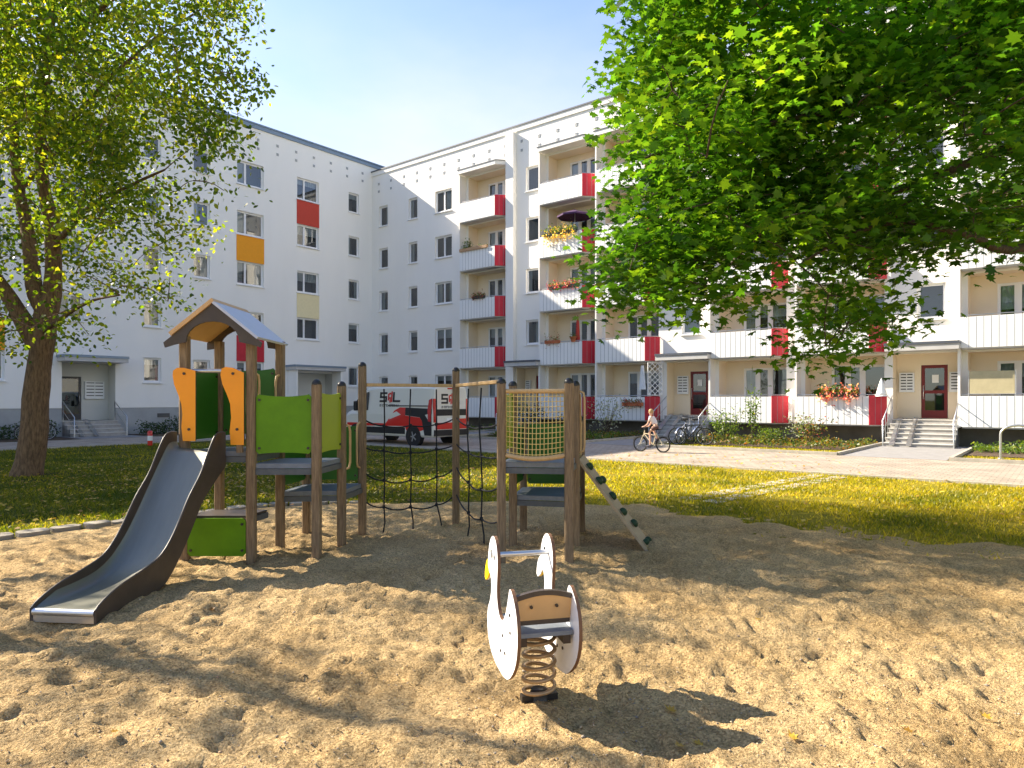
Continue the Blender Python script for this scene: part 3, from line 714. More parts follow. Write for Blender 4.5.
for k in range(11):
    for zz in (16.1, 16.6):
        if vp is None:
            b = MB(); b.box((-.07, -.02, -.07), (.07, -.003, .07)); b.box((-.09, -.03, .075), (.09, -.003, .095), 1); vp = b.build('vent', ['plinth', 'pvc'], a_root); o = vp
        else: o = copy_tree(vp, a_root)
        o.location = (-.8-k*1.25, 0, zz)
b = MB(); b.box((-13.9, -.02, .82), (-13.3, .028, 1.02)); b.build('cellar_window', 'room', a_root)
for i, ((a, c, z0, z1), dh) in enumerate(zip(entA, dA)):
    b = MB(); x0, x1, zb, zt = dh
    b.box((x0+.01, .89, zb), (x0+.10, .94, zt)); b.box((x1-.10, .89, zb), (x1-.01, .94, zt)); b.box((x0+.1, .89, zt-.1), (x1-.1, .94, zt)); b.box((x0+.1, .89, zb), (x1-.1, .94, zb+.3))
    d_ = b.build('entrance_door', 'pvc_dark', a_root)
    g = MB(); g.add([(x0+.08, .915, zb+.25), (x1-.08, .915, zb+.25), (x1-.08, .915, zt-.08), (x0+.08, .915, zt-.08)], [(0,1,2,3)]); g.build('pane', 'glass', d_)
    g = MB(); g.tube([(x1-.08, .89, zb+.8), (x1-.08, .83, zb+.8), (x1-.08, .83, zb+1.2), (x1-.08, .89, zb+1.2)], .016, 8); g.build('handle', 'steel', d_)
    b = MB(); b.box((a-.2, -1.0, 3.48), (c+.2, -.003, 3.66), 0); b.box((a-.23, -1.03, 3.662), (c+.23, -.003, 3.78), 1); b.build('canopy', ['slab', 'fascia'], a_root)
    b = MB()
    for k in range(4):
        zt_ = z0-k*.175; y = .0-k*.32
        b.box((a+.02, y-.32, -.05), (c-.02, (.0 if k else .849), zt_-.03), 0); b.box((a, y-.35, zt_-.03), (c, (y if k else .849), zt_), 1)
    s_ = b.build('entrance_steps', ['stairs', 'tread'], a_root)
    for xx in (a+.35, a+.95):
        b = MB(); b.beam((xx, -.1, z0+.06), (xx, -1.5, .06), .17, .05); b.build('pram_ramp', 'steel', s_)
    for xx in (a+.05, c-.03):
        b = MB(); b.tube([(xx, .0, z0), (xx, .0, z0+.9), (xx, -1.4, .92), (xx, -1.4, 0)], .022, 8); b.tube([(xx, .0, z0+.45), (xx, -1.4, .46)], .014, 6); b.build('railing', 'steel', s_)
    if i == 0:
        for xa, xb in ((c-.1, c+.06), (a-.06, a+.02)):
            b = MB(); b.box((xa, -.9, 0), (xb, -.004, 3.47)); b.build('porch_wall', 'wall', a_root)

# ---------------------------------------------------------------- mailbox panels on the entrance walls
def mailbox(root, x, y, z, w_, h_, rows, cols, label):
    o = empty('mailbox_panel', root.matrix_basis @ Vector((x, y, z)), root.rotation_euler.z)
    b = MB(); b.box((-w_/2, -.12, 0), (w_/2, -.003, h_)); b.build('case', 'mail', o, bevel=.01)
    dp = None
    for i in range(rows):
        for j in range(cols):
            x0 = -w_/2+.04+(w_-.08)*j/cols; x1 = -w_/2+.04+(w_-.08)*(j+1)/cols; z0 = .04+(h_-.08)*i/rows; z1 = .04+(h_-.08)*(i+1)/rows
            if dp is None:
                q = MB(); q.box((.01, -.128, .01), (x1-x0-.01, -.121, z1-z0-.055), 0); q.box((.02, -.124, z1-z0-.05), (x1-x0-.02, -.121, z1-z0-.012), 1)
                dp = q.build('mailbox_door', ['mail', 'slot'], o); dd = dp
            else: dd = copy_tree(dp, o)
            dd.location = (x0, 0, z0)
    tag(o, label, 'mailbox', 'mailbox panels beside the entrances'); return o
mailbox(b_root, 31.24, .75, 2.0, .52, .76, 6, 2, 'white mailbox panel left of the entrance door nearest the bike rack')
mailbox(b_root, 32.83, .75, 2.0, .36, .76, 6, 1, 'white mailbox panel right of the entrance door nearest the bike rack')
mailbox(b_root, 21.9, .75, 1.98, .56, .86, 6, 2, 'white mailbox panel left of the door above the child cyclist')
mailbox(b_root, 23.42, .75, 1.98, .46, .86, 6, 1, 'white mailbox panel right of the door above the parked bicycles')
mailbox(b_root, 12.62, .75, 2.0, .36, .8, 6, 1, 'narrow white mailbox panel seen through the yellow climbing net')
mailbox(a_root, -16.55, .85, 1.75, .85, .85, 5, 2, 'white mailbox panel in the doorway beside the tree trunk')
# ================================================================== PLAY STRUCTURE
def g(x, yb):     # ground point seen at pixel x with its foot at pixel row yb
    Z = 1173/(yb-400); return Vector(((x-512)/F*Z, Z, 0))
PS = Vector((-1.5, 7.9, 0))
play = empty('play_structure', PS); tag(play, 'wooden climbing frame with gabled slide tower, rope net and green boards on the sand', 'climbing frame')
def pbuild(b, name, m, parent=None, bevel=0): return b.build(name, m, parent or play, shift=PS, bevel=bevel)
def rsq(h, c=.3):
    k = h*c; return [(-h+k, -h), (h-k, -h), (h, -h+k), (h, h-k), (h-k, h), (-h+k, h), (-h, h-k), (-h, -h+k)]
def post(p, top, h=.046, cap=True, name='post'):
    b = MB(); b.prism(rsq(h), (p.x, p.y, 0), (1, 0, 0), (0, 1, 0), (0, 0, 1), -.15, top)
    o = pbuild(b, name, 'wood')
    if cap:
        c = MB(); c.lathe([(h*1.08, top-.005), (h*1.12, top+.012), (h*.9, top+.035), (h*.45, top+.052), (0.001, top+.056)], (p.x, p.y, 0), 12); pbuild(c, 'post_cap', 'cap', o)
    for zz in (top-.12, top*.5):
        pass
    return o
V2 = lambda x, y: Vector((x, y, 0))
P1, P2, P3, P4 = V2(-3.39, 7.15), V2(-2.70, 7.15), V2(-3.32, 7.83), V2(-2.63, 7.83)
P5, P6, P15, P7 = V2(-2.03, 7.17), V2(-1.95, 7.9), V2(-2.55, 8.56), V2(-1.87, 8.62)
P8 = V2(-.744, 9.16)
P9, P10, P11, P12, P13, P14 = V2(-.11, 7.11), V2(.01, 7.84), V2(.58, 7.02), V2(.705, 7.67), V2(.14, 8.6), V2(.856, 8.56)
for p, t in ((P1, 2.36), (P2, 2.36), (P3, 2.36), (P4, 2.36)): post(p, t, cap=False)
for p, t in ((P5, 1.86), (P6, 1.86), (P15, 1.42), (P7, 2.12), (P8, 2.08), (P9, 1.87), (P10, 1.86), (P11, 1.87), (P12, 1.86), (P13, 1.42), (P14, 1.45)): post(p, t)
def board(a, c, z0, z1, m, name='panel', off=0.0, th=.02, wave=0.0, ins=.05, parent=None, bolts=True, edge=None):
    """upright board between two posts (plan points a, c); slightly wavy top and bottom"""
    d = (c-a); L = d.length; d = d/L; n = Vector((d.y, -d.x, 0))
    x0, x1 = ins, L-ins; k = 12; r = .03
    top = [(x0+(x1-x0)*i/k, z1-wave*math.sin(math.pi*i/k)) for i in range(k+1)]
    bot = [(x0+(x1-x0)*i/k, z0+wave*.6*math.sin(math.pi*i/k)) for i in range(k+1)]
    bot[0] = (x0+.0, z0+r); bot[-1] = (x1, z0+r); top[0] = (x0, z1-r); top[-1] = (x1, z1-r)
    bot.insert(1, (x0+r, z0)); bot.insert(-1, (x1-r, z0)); top.insert(1, (x0+r, z1)); top.insert(-1, (x1-r, z1))
    b = MB(); b.prism(bot+top[::-1], a+n*off, d, (0, 0, 1), n, -th/2, th/2)
    o = pbuild(b, name, m, parent, bevel=.004)
    if bolts:
        b = MB()
        for x in (x0+.035, x1-.035):
            for z in (z0+.06, z1-.06):
                cpt = a+d*x+Vector((0, 0, z))+n*(off+th/2)
                b = MB(); b.tube([cpt, cpt+n*.012], .014, 8); pbuild(b, 'bolt', 'bolt', o)
    return o
def deck(pts, z, th=.05, name='platform', m='deck'):
    b = MB(); c = sum(pts, Vector((0, 0, 0)))/len(pts)
    b.prism([(p.x, p.y) for p in pts], (0, 0, 0), (1, 0, 0), (0, 1, 0), (0, 0, 1), z-th, z); o = pbuild(b, name, m, bevel=.006)
    b = MB(); n = len(pts)
    for i in range(n):
        p, q = pts[i], pts[(i+1) % n]; b.beam(p+Vector((0, 0, z-th-.035)), q+Vector((0, 0, z-th-.035)), .03, .06)
    pbuild(b, 'deck_beam', 'deck_edge', o); return o
# slide tower
deck([P1, P2, P4, P3], 1.17)
board(P1, P3, 1.28, 2.02, 'green_dark', wave=.0)
board(P3, P4, 1.30, 2.06, 'green_dark', wave=.03)
deck([P1+V2(.05, 0), P2-V2(.05, 0), P4-V2(.05, .28), P3+V2(.05, -.28)], .50, .022, 'bench_top', 'hpl_brown')
board(P1, P2, .09, .48, 'green', off=.03, ins=.045)
def curved_panel(xs, name):
    b = MB(); b.prism(xs, (0, 7.085, 0), (1, 0, 0), (0, 0, 1), (0, -1, 0), 0, .022, 0, 1); o = pbuild(b, name, ['orange', 'hpl_brown'], bevel=.003)
    b = MB()
    for (x, z) in ((sum(p[0] for p in xs[:2])/2, 1.40), (xs[-2][0]+.02, 1.97)):
        b = MB(); b.tube([(x, 7.065, z), (x, 7.05, z)], .014, 8); pbuild(b, 'bolt', 'bolt', o)
    return o
cl = [(-3.37, 1.28), (-3.24, 1.28), (-3.24, 2.0), (-3.36, 2.03), (-3.43, 2.03), (-3.47, 2.0), (-3.475, 1.95), (-3.46, 1.86), (-3.42, 1.76), (-3.385, 1.66), (-3.375, 1.55), (-3.385, 1.42)]
curved_panel(cl, 'side_panel')
cr_ = [(-2.88, 1.24), (-2.745, 1.24), (-2.745, 1.98), (-2.86, 2.03), (-2.93, 2.04), (-2.975, 2.02), (-2.985, 1.96), (-2.965, 1.86), (-2.92, 1.76), (-2.885, 1.66), (-2.875, 1.52), (-2.89, 1.38)]
curved_panel(cr_, 'side_panel')
b = MB(); b.tube([(-3.3, 7.12, 2.0), (-2.8, 7.12, 2.0)], .022, 8); pbuild(b, 'grab_bar', 'steel')
b = MB(); b.prism(rsq(.03), (-2.80, 7.10, 0), (1, 0, 0), (0, 1, 0), (0, 0, 1), 1.16, 1.98); pbuild(b, 'upright', 'wood')
# roof: gable ridge runs front to back
RX, YF, YB = -3.045, 6.99, 7.94
rf = None
sl = Vector((.50, 0, -.40)).normalized()
for sx in (-1, 1):
    e = Vector((sx*sl.x, 0, sl.z)); nn = Vector((-e.z*sx*sx if False else .62*sx, 0, .78)).normalized()
    nn = Vector((sx*-sl.z, 0, sl.x)).normalized()
    b = MB(); Lr = .53 if sx < 0 else .585
    b.prism([(0 if sx > 0 else -.03, YF-(.0)), (Lr, YF), (Lr, YB), (0 if sx > 0 else -.03, YB)], (RX, 0, 2.685), e, (0, 1, 0), nn, 0, .04 if sx < 0 else .026, 0)
    o = pbuild(b, 'roof_board', 'roofsheet' if sx > 0 else 'wood_tan', bevel=.003)
    o['label'] = 'pale grey roof board' if sx > 0 else 'tan roof board'
    b = MB(); b.prism([(0.02, YF+.05), (Lr-.03, YF+.05), (Lr-.03, YB-.05), (0.02, YB-.05)], (RX, 0, 2.685), e, (0, 1, 0), nn, -.014, -.002); pbuild(b, 'soffit', 'wood_tan', o)
for yy in (YF+.035, YB-.09):
    arch = [(-.40, 2.33), (-.31, 2.33)]+[(-.31*math.cos(t*math.pi/12), 2.33+.225*math.sin(t*math.pi/12)) for t in range(1, 12)]+[(.31, 2.33), (.40, 2.33), (.0, 2.655)]
    # split the arch in two so that both faces stay convex enough
    for half in (0, 1):
        ends = [(-.50, 2.285), (-.485, 2.235), (-.40, 2.262), (-.27, 2.29)] if yy < 7.5 else [(-.42, 2.345), (-.42, 2.27), (-.27, 2.29)]
        pts = ends+[(-.27*math.cos(t*math.pi/12), 2.30+.20*math.sin(t*math.pi/12)) for t in range(0, 7)]+[(0, 2.683)]
        if half: pts = [(-x, z) for x, z in pts][::-1]
        b = MB(); b.prism(pts, (RX, yy, 0), (1, 0, 0), (0, 0, 1), (0, 1, 0), -.012, .012); pbuild(b, 'gable_board', 'hpl_brown')
# slide
SA, SB = Vector((-3.215, 7.08, 0)), Vector((-3.42, 5.28, 0))
sd_ = (SB-SA); SLn = sd_.length; sd_ /= SLn; sn = Vector((-sd_.y, sd_.x, 0))   # sn points to the right (+x)
if sn.x < 0: sn = -sn
fl = [(-.02, 1.2), (.10, 1.195), (.2, 1.10), (.40, .85), (.60, .595), (.75, .42), (.88, .30), (1.0, .215), (1.15, .155), (1.35, .125), (1.6, .11), (1.79, .10), (1.815, .085), (1.82, .05), (1.815, .02)]
def smooth(pts, k=3):
    P = [Vector((a, c, 0)) for a, c in pts]; o = []; n = len(P)
    for i in range(n-1):
        p0, p1, p2, p3 = P[max(0, i-1)], P[i], P[i+1], P[min(n-1, i+2)]
        for j in range(k):
            t = j/k; v = .5*((2*p1)+(p2-p0)*t+(2*p0-5*p1+4*p2-p3)*t*t+(3*p1-p0-3*p2+p3)*t**3); o.append((v.x, v.y))
    o.append(pts[-1]); return o
HW = .255
slide = None
b = MB(); fs_ = smooth(fl); sec = [(-HW+.004, .07), (-HW+.03, .018), (-HW+.09, .0), (0, -.004), (HW-.09, .0), (HW-.03, .018), (HW-.004, .07)]
vs = []
for (d, h) in fs_:
    kk = 1 if d < 1.6 else max(0, (1.82-d)/.22)
    for (s_, dz) in sec: p = SA+sd_*d+sn*s_; vs.append((p.x, p.y, h+dz*kk))
m_ = len(sec)
b.add(vs, [(i*m_+j, i*m_+j+1, (i+1)*m_+j+1, (i+1)*m_+j) for i in range(len(fs_)-1) for j in range(m_-1)], 0, True)
slide = pbuild(b, 'slide', 'chute')
topr = smooth([(-.03, 1.36), (.06, 1.365), (.16, 1.33), (.28, 1.17), (.41, .98), (.6, .79), (.74, .61), (.88, .45), (1.04, .33), (1.28, .265), (1.55, .215), (1.74, .15), (1.83, .10), (1.845, .06)])
botr = smooth([(1.83, .0), (1.5, .0), (1.25, .015), (1.1, .04), (.95, .10), (.8, .23), (.66, .38), (.52, .555), (.4, .71), (.25, .83), (.12, .92), (-.03, 1.02)])
for sg in (-1, 1):
    b = MB(); o0 = SA+sn*(sg*HW)
    # strip of quads between the two profiles
    def interp(pr, d):
        pr = sorted(pr)
        for (a, c), (a2, c2) in zip(pr[:-1], pr[1:]):
            if a <= d <= a2: return c+(c2-c)*(d-a)/max(1e-6, a2-a)
        return pr[0][1] if d < pr[0][0] else pr[-1][1]
    ds = list(np.linspace(-.03, 1.835, 46)); A_, B_ = [], []
    for d in ds:
        zt, zb = interp(topr, d), interp(botr, d)
        for off in (0, .022*sg):
            p = o0+sd_*d+sn*off; A_.append((p.x, p.y, zt)); A_.append((p.x, p.y, zb))
    q = 4; F_ = []
    for i in range(len(ds)-1):
        i0, i1 = i*q, (i+1)*q
        F_ += [(i0, i1, i1+1, i0+1), (i0+2, i0+3, i1+3, i1+2), (i0, i0+2, i1+2, i1), (i0+1, i1+1, i1+3, i0+3)]
    F_ += [(0, 1, 3, 2), (len(ds)*q-4, len(ds)*q-2, len(ds)*q-1, len(ds)*q-3)]
    b.add(A_, F_); pbuild(b, 'slide_side', 'hpl_brown', slide)
    b = MB(); b.tube([(o0+sd_*d+sn*(.011*sg)+Vector((0, 0, interp(topr, d)+.004))) for d in ds], .012, 8); pbuild(b, 'slide_rail', 'hpl_brown', slide)
b = MB(); pc = SA+sd_*1.815
b.tube([pc-sn*HW+Vector((0, 0, .075)), pc+sn*HW+Vector((0, 0, .075))], .03, 10); b.beam(pc-sn*HW+Vector((0, 0, .03)), pc+sn*HW+Vector((0, 0, .03)), .03, .06); pbuild(b, 'slide_lip', 'steel', slide)
# middle bay
deck([P2, P5, P6, P4], 1.04)
board(P2, P5, 1.14, 1.76, 'green', wave=.025, off=0)
board(P5, P6, 1.14, 1.78, 'lime', wave=.02)
deck([P4, P6, P7, P15], .66)
board(P15, P7, .70, 1.38, 'green_dark', wave=.02)
board(P4, P15, .72, 1.38, 'green_dark', wave=.0)
def handle(p, d, z0, z1, r=.013):
    d = Vector(d); b = MB(); k = .07
    pts = [p+Vector((0, 0, z0)), p+d*k*.8+Vector((0, 0, z0+.02)), p+d*k+Vector((0, 0, z0+.08)), p+d*k+Vector((0, 0, z1-.08)), p+d*k*.8+Vector((0, 0, z1-.02)), p+Vector((0, 0, z1))]
    b.tube(pts, r, 8); pbuild(b, 'grab_handle', 'wood_light')
handle(P6+V2(.03, .03), (.7, .7, 0), .90, 1.42); handle(P7-V2(.02, .05), (-.3, -.95, 0), .86, 1.42)
handle(P2+V2(.02, .04), (.3, .95, 0), 1.45, 1.98); handle(P4+V2(.0, -.04), (-.2, -.97, 0), 1.5, 1.98)
# rope net with its beams
def rope(pts, r=.011): return pts
for (a, c) in ((P7, P8), (P8, P9)):
    b = MB(); za = 1.89; b.prism(rsq(.021), a+Vector((0, 0, za)), Vector((0, 0, 1)), (c-a).normalized().cross(Vector((0, 0, 1))), (c-a).normalized(), .05, (c-a).length-.05); pbuild(b, 'top_beam', 'wood_light')
    b = MB(); L = (c-a).length; nv = 3 if a is P7 else 3
    dirv = (c-a)/L; fr = [.22, .50, .78] if a is P7 else [.33, .62]
    zs = [1.42, 1.07, .72, .36]
    for k, t in enumerate(fr):
        p = a+dirv*(L*t); ph = random.uniform(-.03, .03)
        pts = [p+Vector((0, 0, 1.84)), p+Vector((ph, 0, 1.4)), p+Vector((0, ph, 1.05)), p+Vector((.01, 0, .7)), p+Vector((0, 0, .36)), p+Vector((.02*(k-1)+.03, .01, .15)), p+Vector((.05*(k-1)+.03, .02, -.03))]
        b.tube(pts, .0095, 7)
    for i, z in enumerate(zs):
        st = [0]+fr+[1]; zz = [z+.10 if i > 1 else z+.05]+[z-.03+random.uniform(-.02, .02) for _ in fr]+[z+.10 if i > 1 else z+.05]
        pts = []
        for (t0, t1, q0, q1) in zip(st[:-1], st[1:], zz[:-1], zz[1:]):
            for j in range(6):
                t = j/6; p = a+dirv*(L*(t0+(t1-t0)*t)); pts.append(p+Vector((0, 0, q0+(q1-q0)*t-.11*t*(1-t)*(1.4 if i > 1 else .8))))
        pts.append(c+Vector((0, 0, zz[-1]))); b.tube(pts, .0095, 7)
        for t, q0 in zip(fr, zz[1:-1]): p = a+dirv*(L*t)+Vector((0, 0, q0)); b.tube([p-Vector((0, 0, .02)), p+Vector((0, 0, .02))], .019, 8)
    pbuild(b, 'rope_net', 'rope')
# net tower
deck([P9, P11, P12, P10], 1.06); deck([P10, P12, P14, P13], .62)
board(P13, P14, .66, 1.40, 'green_dark', wave=.0)
board(P9, P10, 1.16, 1.78, 'lime', wave=.02)
board(P10, P13, .72, 1.40, 'green_dark', wave=.0)
d = (P11-P9); L = d.length; d /= L; nn = Vector((d.y, -d.x, 0))
fr_ = MB()
fr_.tube([P9+d*(.04+(L-.08)*t)+nn*.10*math.sin(math.pi*t)+Vector((0, 0, 1.135-.03*math.sin(math.pi*t))) for t in [i/10 for i in range(11)]], .026, 8)
nf = pbuild(fr_, 'net_frame', 'wood_light')
fr2 = MB(); fr2.tube([P9+d*.04+Vector((0, 0, 1.79)), P11-d*.04+Vector((0, 0, 1.79))], .024, 8); pbuild(fr2, 'top_rail', 'wood_light')
b = MB(); nc, nr = 15, 13
pt = lambda s_, t: P9+d*(.05+(L-.10)*s_)+nn*(.10*math.sin(math.pi*s_)*(1-t))+Vector((0, 0, 1.12+.67*t-.03*math.sin(math.pi*s_)*(1-t)))
for i in range(nc+1): b.tube([pt(i/nc, t/8) for t in range(9)], .0042, 5)
for j in range(1, nr): b.tube([pt(t/12, j/nr) for t in range(13)], .0042, 5)
pbuild(b, 'cord_mesh', 'net_yellow', nf)
handle(P12+V2(.03, .03), (.5, .86, 0), 1.12, 1.78); handle(P12+V2(.04, -.02), (.8, -.5, 0), 1.12, 1.80); handle(P14+V2(.0, -.05), (-.2, -.97, 0), .95, 1.42)
board(P12, P14, .66, 1.06, 'lime', ins=.6, bolts=False)
# climbing ramp with holds
A0, A1 = P12+Vector((.05, .06, 1.03)), P14+Vector((.03, -.06, 1.03))
dn = Vector((.80, -.14, 0)); B0, B1 = Vector((A0.x, A0.y, 0))+dn, Vector((A1.x, A1.y, 0))+dn
nrm = (A1-A0).cross(B0-A0).normalized()
if nrm.z < 0: nrm = -nrm
b = MB(); t_ = nrm*.028; q4 = [A0, A1, B1, B0]
B0.z = B1.z = -.04
b.add([p for p in q4]+[p-t_ for p in q4], [(0, 1, 2, 3), (7, 6, 5, 4), (0, 4, 5, 1), (1, 5, 6, 2), (2, 6, 7, 3), (3, 7, 4, 0)])
ramp = pbuild(b, 'climbing_ramp', 'plank')
hr = random.Random(5)
for (s_, t) in ((.10, .25), (.27, .6), (.24, .12), (.42, .35), (.57, .2), (.72, .45), (.88, .2), (.92, .6)):
    p = A0+(B0-A0)*s_+(A1-A0)*t+nrm*.012; e1 = (B0-A0).normalized(); e2 = nrm.cross(e1)
    b = MB(); R_ = hr.uniform(.036, .052); vs = []
    for i in range(5):
        rr = R_*[1, 1.05, .9, .6, .05][i]; hh = [0, .018, .038, .052, .058][i]
        for j in range(10): a_ = j*math.pi/5; vs.append(p+(e1*math.cos(a_)*(1+.2*math.sin(a_*2))+e2*math.sin(a_))*rr+nrm*hh)
    b.add(vs, [(i*10+j, i*10+(j+1) % 10, (i+1)*10+(j+1) % 10, (i+1)*10+j) for i in range(4) for j in range(10)], 0, True); pbuild(b, 'climbing_hold', 'hold', ramp)

# ================================================================== SPRING RIDER (two swan shaped boards)
AL = R(14); FX, RXv = Vector((-math.sin(AL), math.cos(AL), 0)), Vector((math.cos(AL), math.sin(AL), 0))
RC = Vector((.12, 3.85, 0)); RO = RC+FX*.0
rider = empty('spring_rider', RO); tag(rider, 'white swan shaped spring rider on a tan coil spring in the sand', 'spring rider')
def rb(b, name, m, parent=None, bevel=0): return b.build(name, m, parent or rider, shift=RO, bevel=bevel)
SW = [(.02, .175), (-.10, .195), (-.21, .265), (-.285, .35), (-.318, .45), (-.312, .55), (-.275, .625), (-.215, .68), (-.165, .70), (-.135, .675), (-.095, .595), (-.04, .515), (.03, .475), (.095, .485), (.14, .535), (.158, .60), (.15, .67), (.138, .745), (.145, .815), (.175, .87), (.225, .90), (.28, .895), (.335, .86), (.375, .80), (.395, .74), (.40, .70), (.365, .665), (.325, .655), (.305, .60), (.315, .545), (.35, .49), (.395, .445), (.418, .385), (.415, .32), (.38, .255), (.30, .205), (.17, .178)]
BK = [(.40, .735), (.425, .72), (.455, .685), (.475, .64), (.478, .605), (.45, .595), (.41, .615), (.375, .645), (.366, .667), (.40, .70)]
for sg in (-1, 1):
    o0 = RC+RXv*(.165*sg)
    sw = smooth(SW, 2)
    b = MB(); b.prism(sw, o0, FX, (0, 0, 1), RXv, -.0095, .0095, 0, 1); pn = rb(b, 'swan_board', ['swan', 'swan_edge'], bevel=.002)
    b = MB(); b.prism(BK, o0, FX, (0, 0, 1), RXv, *((-.0125, .0) if sg < 0 else (.0, .0125))); rb(b, 'beak', 'beak', pn)
    b = MB(); b.prism(BK, o0, FX, (0, 0, 1), RXv, *((.0003, .0093) if sg < 0 else (-.0093, -.0003))); rb(b, 'beak_back', 'swan', pn)
    b = MB()
    for sd in (-1, 1):
        c = o0+FX*.30+Vector((0, 0, .80)); b = MB(); b.tube([c+RXv*(sd*.0105), c+RXv*(sd*.0135)], .014, 10); rb(b, 'eye', 'black', pn)
    b = MB()
    for (u, z) in ((-.16, .56), (-.17, .47), (.0, .40), (.05, .30), (-.05, .32)):
        for sd in (-1, 1):
            c = o0+FX*u+Vector((0, 0, z)); b = MB(); b.tube([c+RXv*(sd*.0095), c+RXv*(sd*.015)], .009, 8); rb(b, 'bolt', 'bolt', pn)
b = MB(); c = RC+FX*.23+Vector((0, 0, .795)); b.tube([c-RXv*.17, c+RXv*.17], .0155, 10); b.tube([c-RXv*.19, c-RXv*.175], .022, 8); b.tube([c+RXv*.175, c+RXv*.19], .022, 8); rb(b, 'handlebar', 'steel')
b = MB(); b.prism([(-.24, -.152), (.12, -.152), (.12, .152), (-.24, .152)], RC+Vector((0, 0, .47)), FX, RXv, (0, 0, 1), -.011, .011); rb(b, 'seat', 'deck', bevel=.004)
# curved backrest board between the tails
top = [(-.152+.304*i/12, .655+.028*math.sin(math.pi*i/12)) for i in range(13)]
poly = [(-.152, .515), (.152, .515)]+top[::-1]
tl = Vector((0, 0, 1))*.97-FX*.2
b = MB(); o0 = RC-FX*.13+Vector((0, 0, 0)); b.prism([(x, (z-.5)) for x, z in poly], RC-FX*.165+Vector((0, 0, .5)), RXv, tl.normalized(), FX, -.011, .011); br = rb(b, 'backrest', 'wood_tan', bevel=.002)
b = MB(); pts = [RC-FX*.165+Vector((0, 0, .5))+RXv*x+tl.normalized()*(z-.5+.004) for x, z in top]
for i in range(12): b.beam(pts[i], pts[i+1], .026, .03, up=FX)
b.beam(RC-FX*.165+Vector((0, 0, .5))+RXv*-.15+tl.normalized()*.02, RC-FX*.165+Vector((0, 0, .5))+RXv*.15+tl.normalized()*.02, .03, .024)
rb(b, 'backrest_edge', 'hpl_brown', br)
b = MB()
for x in (-.07, .07): cpt = RC-FX*.178+Vector((0, 0, .5))+RXv*x+tl.normalized()*.11; b = MB(); b.tube([cpt, cpt-FX*.01], .009, 8); rb(b, 'bolt', 'bolt', br)
b = MB()
for x in (-.12, .12): b.beam(RC+RXv*x-FX*.23+Vector((0, 0, .435)), RC+RXv*x+FX*.2+Vector((0, 0, .435)), .04, .05)
b.beam(RC-RXv*.15+Vector((0, 0, .425)), RC+RXv*.15+Vector((0, 0, .425)), .22, .02, up=(0, 0, 1)); rb(b, 'seat_bracket', 'bolt')
SPX = RC+Vector((.03, 0, 0))
b = MB(); turns = 5.3; k = 160; b.tube([SPX+Vector((.088*math.cos(2*math.pi*turns*i/k), .088*math.sin(2*math.pi*turns*i/k), .045+.36*i/k)) for i in range(k+1)], .0115, 8); rb(b, 'spring', 'spring')
b = MB(); b.lathe([(.001, .09), (.045, .09), (.05, .07), (.05, -.03), (.085, -.03), (.085, -.08)], SPX, 16); b.beam(SPX+Vector((-.1, -.03, .05)), SPX+Vector((.1, .02, .05)), .05, .035); rb(b, 'spring_foot', 'cap')
b = MB(); b.beam(SPX+Vector((-.09, 0, .41)), SPX+Vector((.09, 0, .41)), .05, .03); rb(b, 'spring_clamp', 'cap')
# ================================================================== TREES
def tree_obj(name, loc, label, group):
    o = empty(name, loc); tag(o, label, 'tree', group); return o
def limb(mb, pts, r0, r1, n=9, wob=.0, sub=4):
    P = [Vector(p) for p in pts]; out = []
    k = len(P)
    for i in range(k-1):
        p0, p1, p2, p3 = P[max(i-1, 0)], P[i], P[i+1], P[min(i+2, k-1)]
        for j in range(sub):
            t = j/sub
            out.append(.5*((2*p1)+(p2-p0)*t+(2*p0-5*p1+4*p2-p3)*t*t+(3*p1-p0-3*p2+p3)*t**3))
    out.append(P[-1])
    m = len(out)
    if wob: out = [q+Vector((noise.noise(q*1.3), noise.noise(q*1.3+Vector((9,0,0))), 0))*wob for q in out]
    rs = [(r0+(r1-r0)*(i/(m-1))**.8)*(1+.10*noise.noise(out[i]*2.1)) for i in range(m)]
    mb.tube(out, rs, n); return out
def bezier_twig(mb, a, b, r0, r1, sag=0.0, n=4):
    a, b = Vector(a), Vector(b); mid = (a+b)/2+Vector((random.uniform(-.15, .15), random.uniform(-.15, .15), sag))*min(1, (b-a).length/1.5)
    pts = [a*(1-t)**2+mid*2*t*(1-t)+b*t*t for t in (0, .33, .66, 1)]
    mb.tube(pts, [r0+(r1-r0)*t for t in (0, .33, .66, 1)], n, cap=False)
    return pts
def inpoly(poly, x, y):
    ins = False; n = len(poly)
    for i in range(n):
        x0, y0 = poly[i]; x1, y1 = poly[(i+1) % n]
        if (y0 > y) != (y1 > y) and x < (x1-x0)*(y-y0)/(y1-y0)+x0: ins = not ins
    return ins
def attach(nodes, p, maxd=9):
    """nearest limb point, preferring points lower and nearer the trunk"""
    d = [(q-p).length + (.7 if q.z > p.z+.6 else 0) for q in nodes]
    return nodes[int(np.argmin(d))]
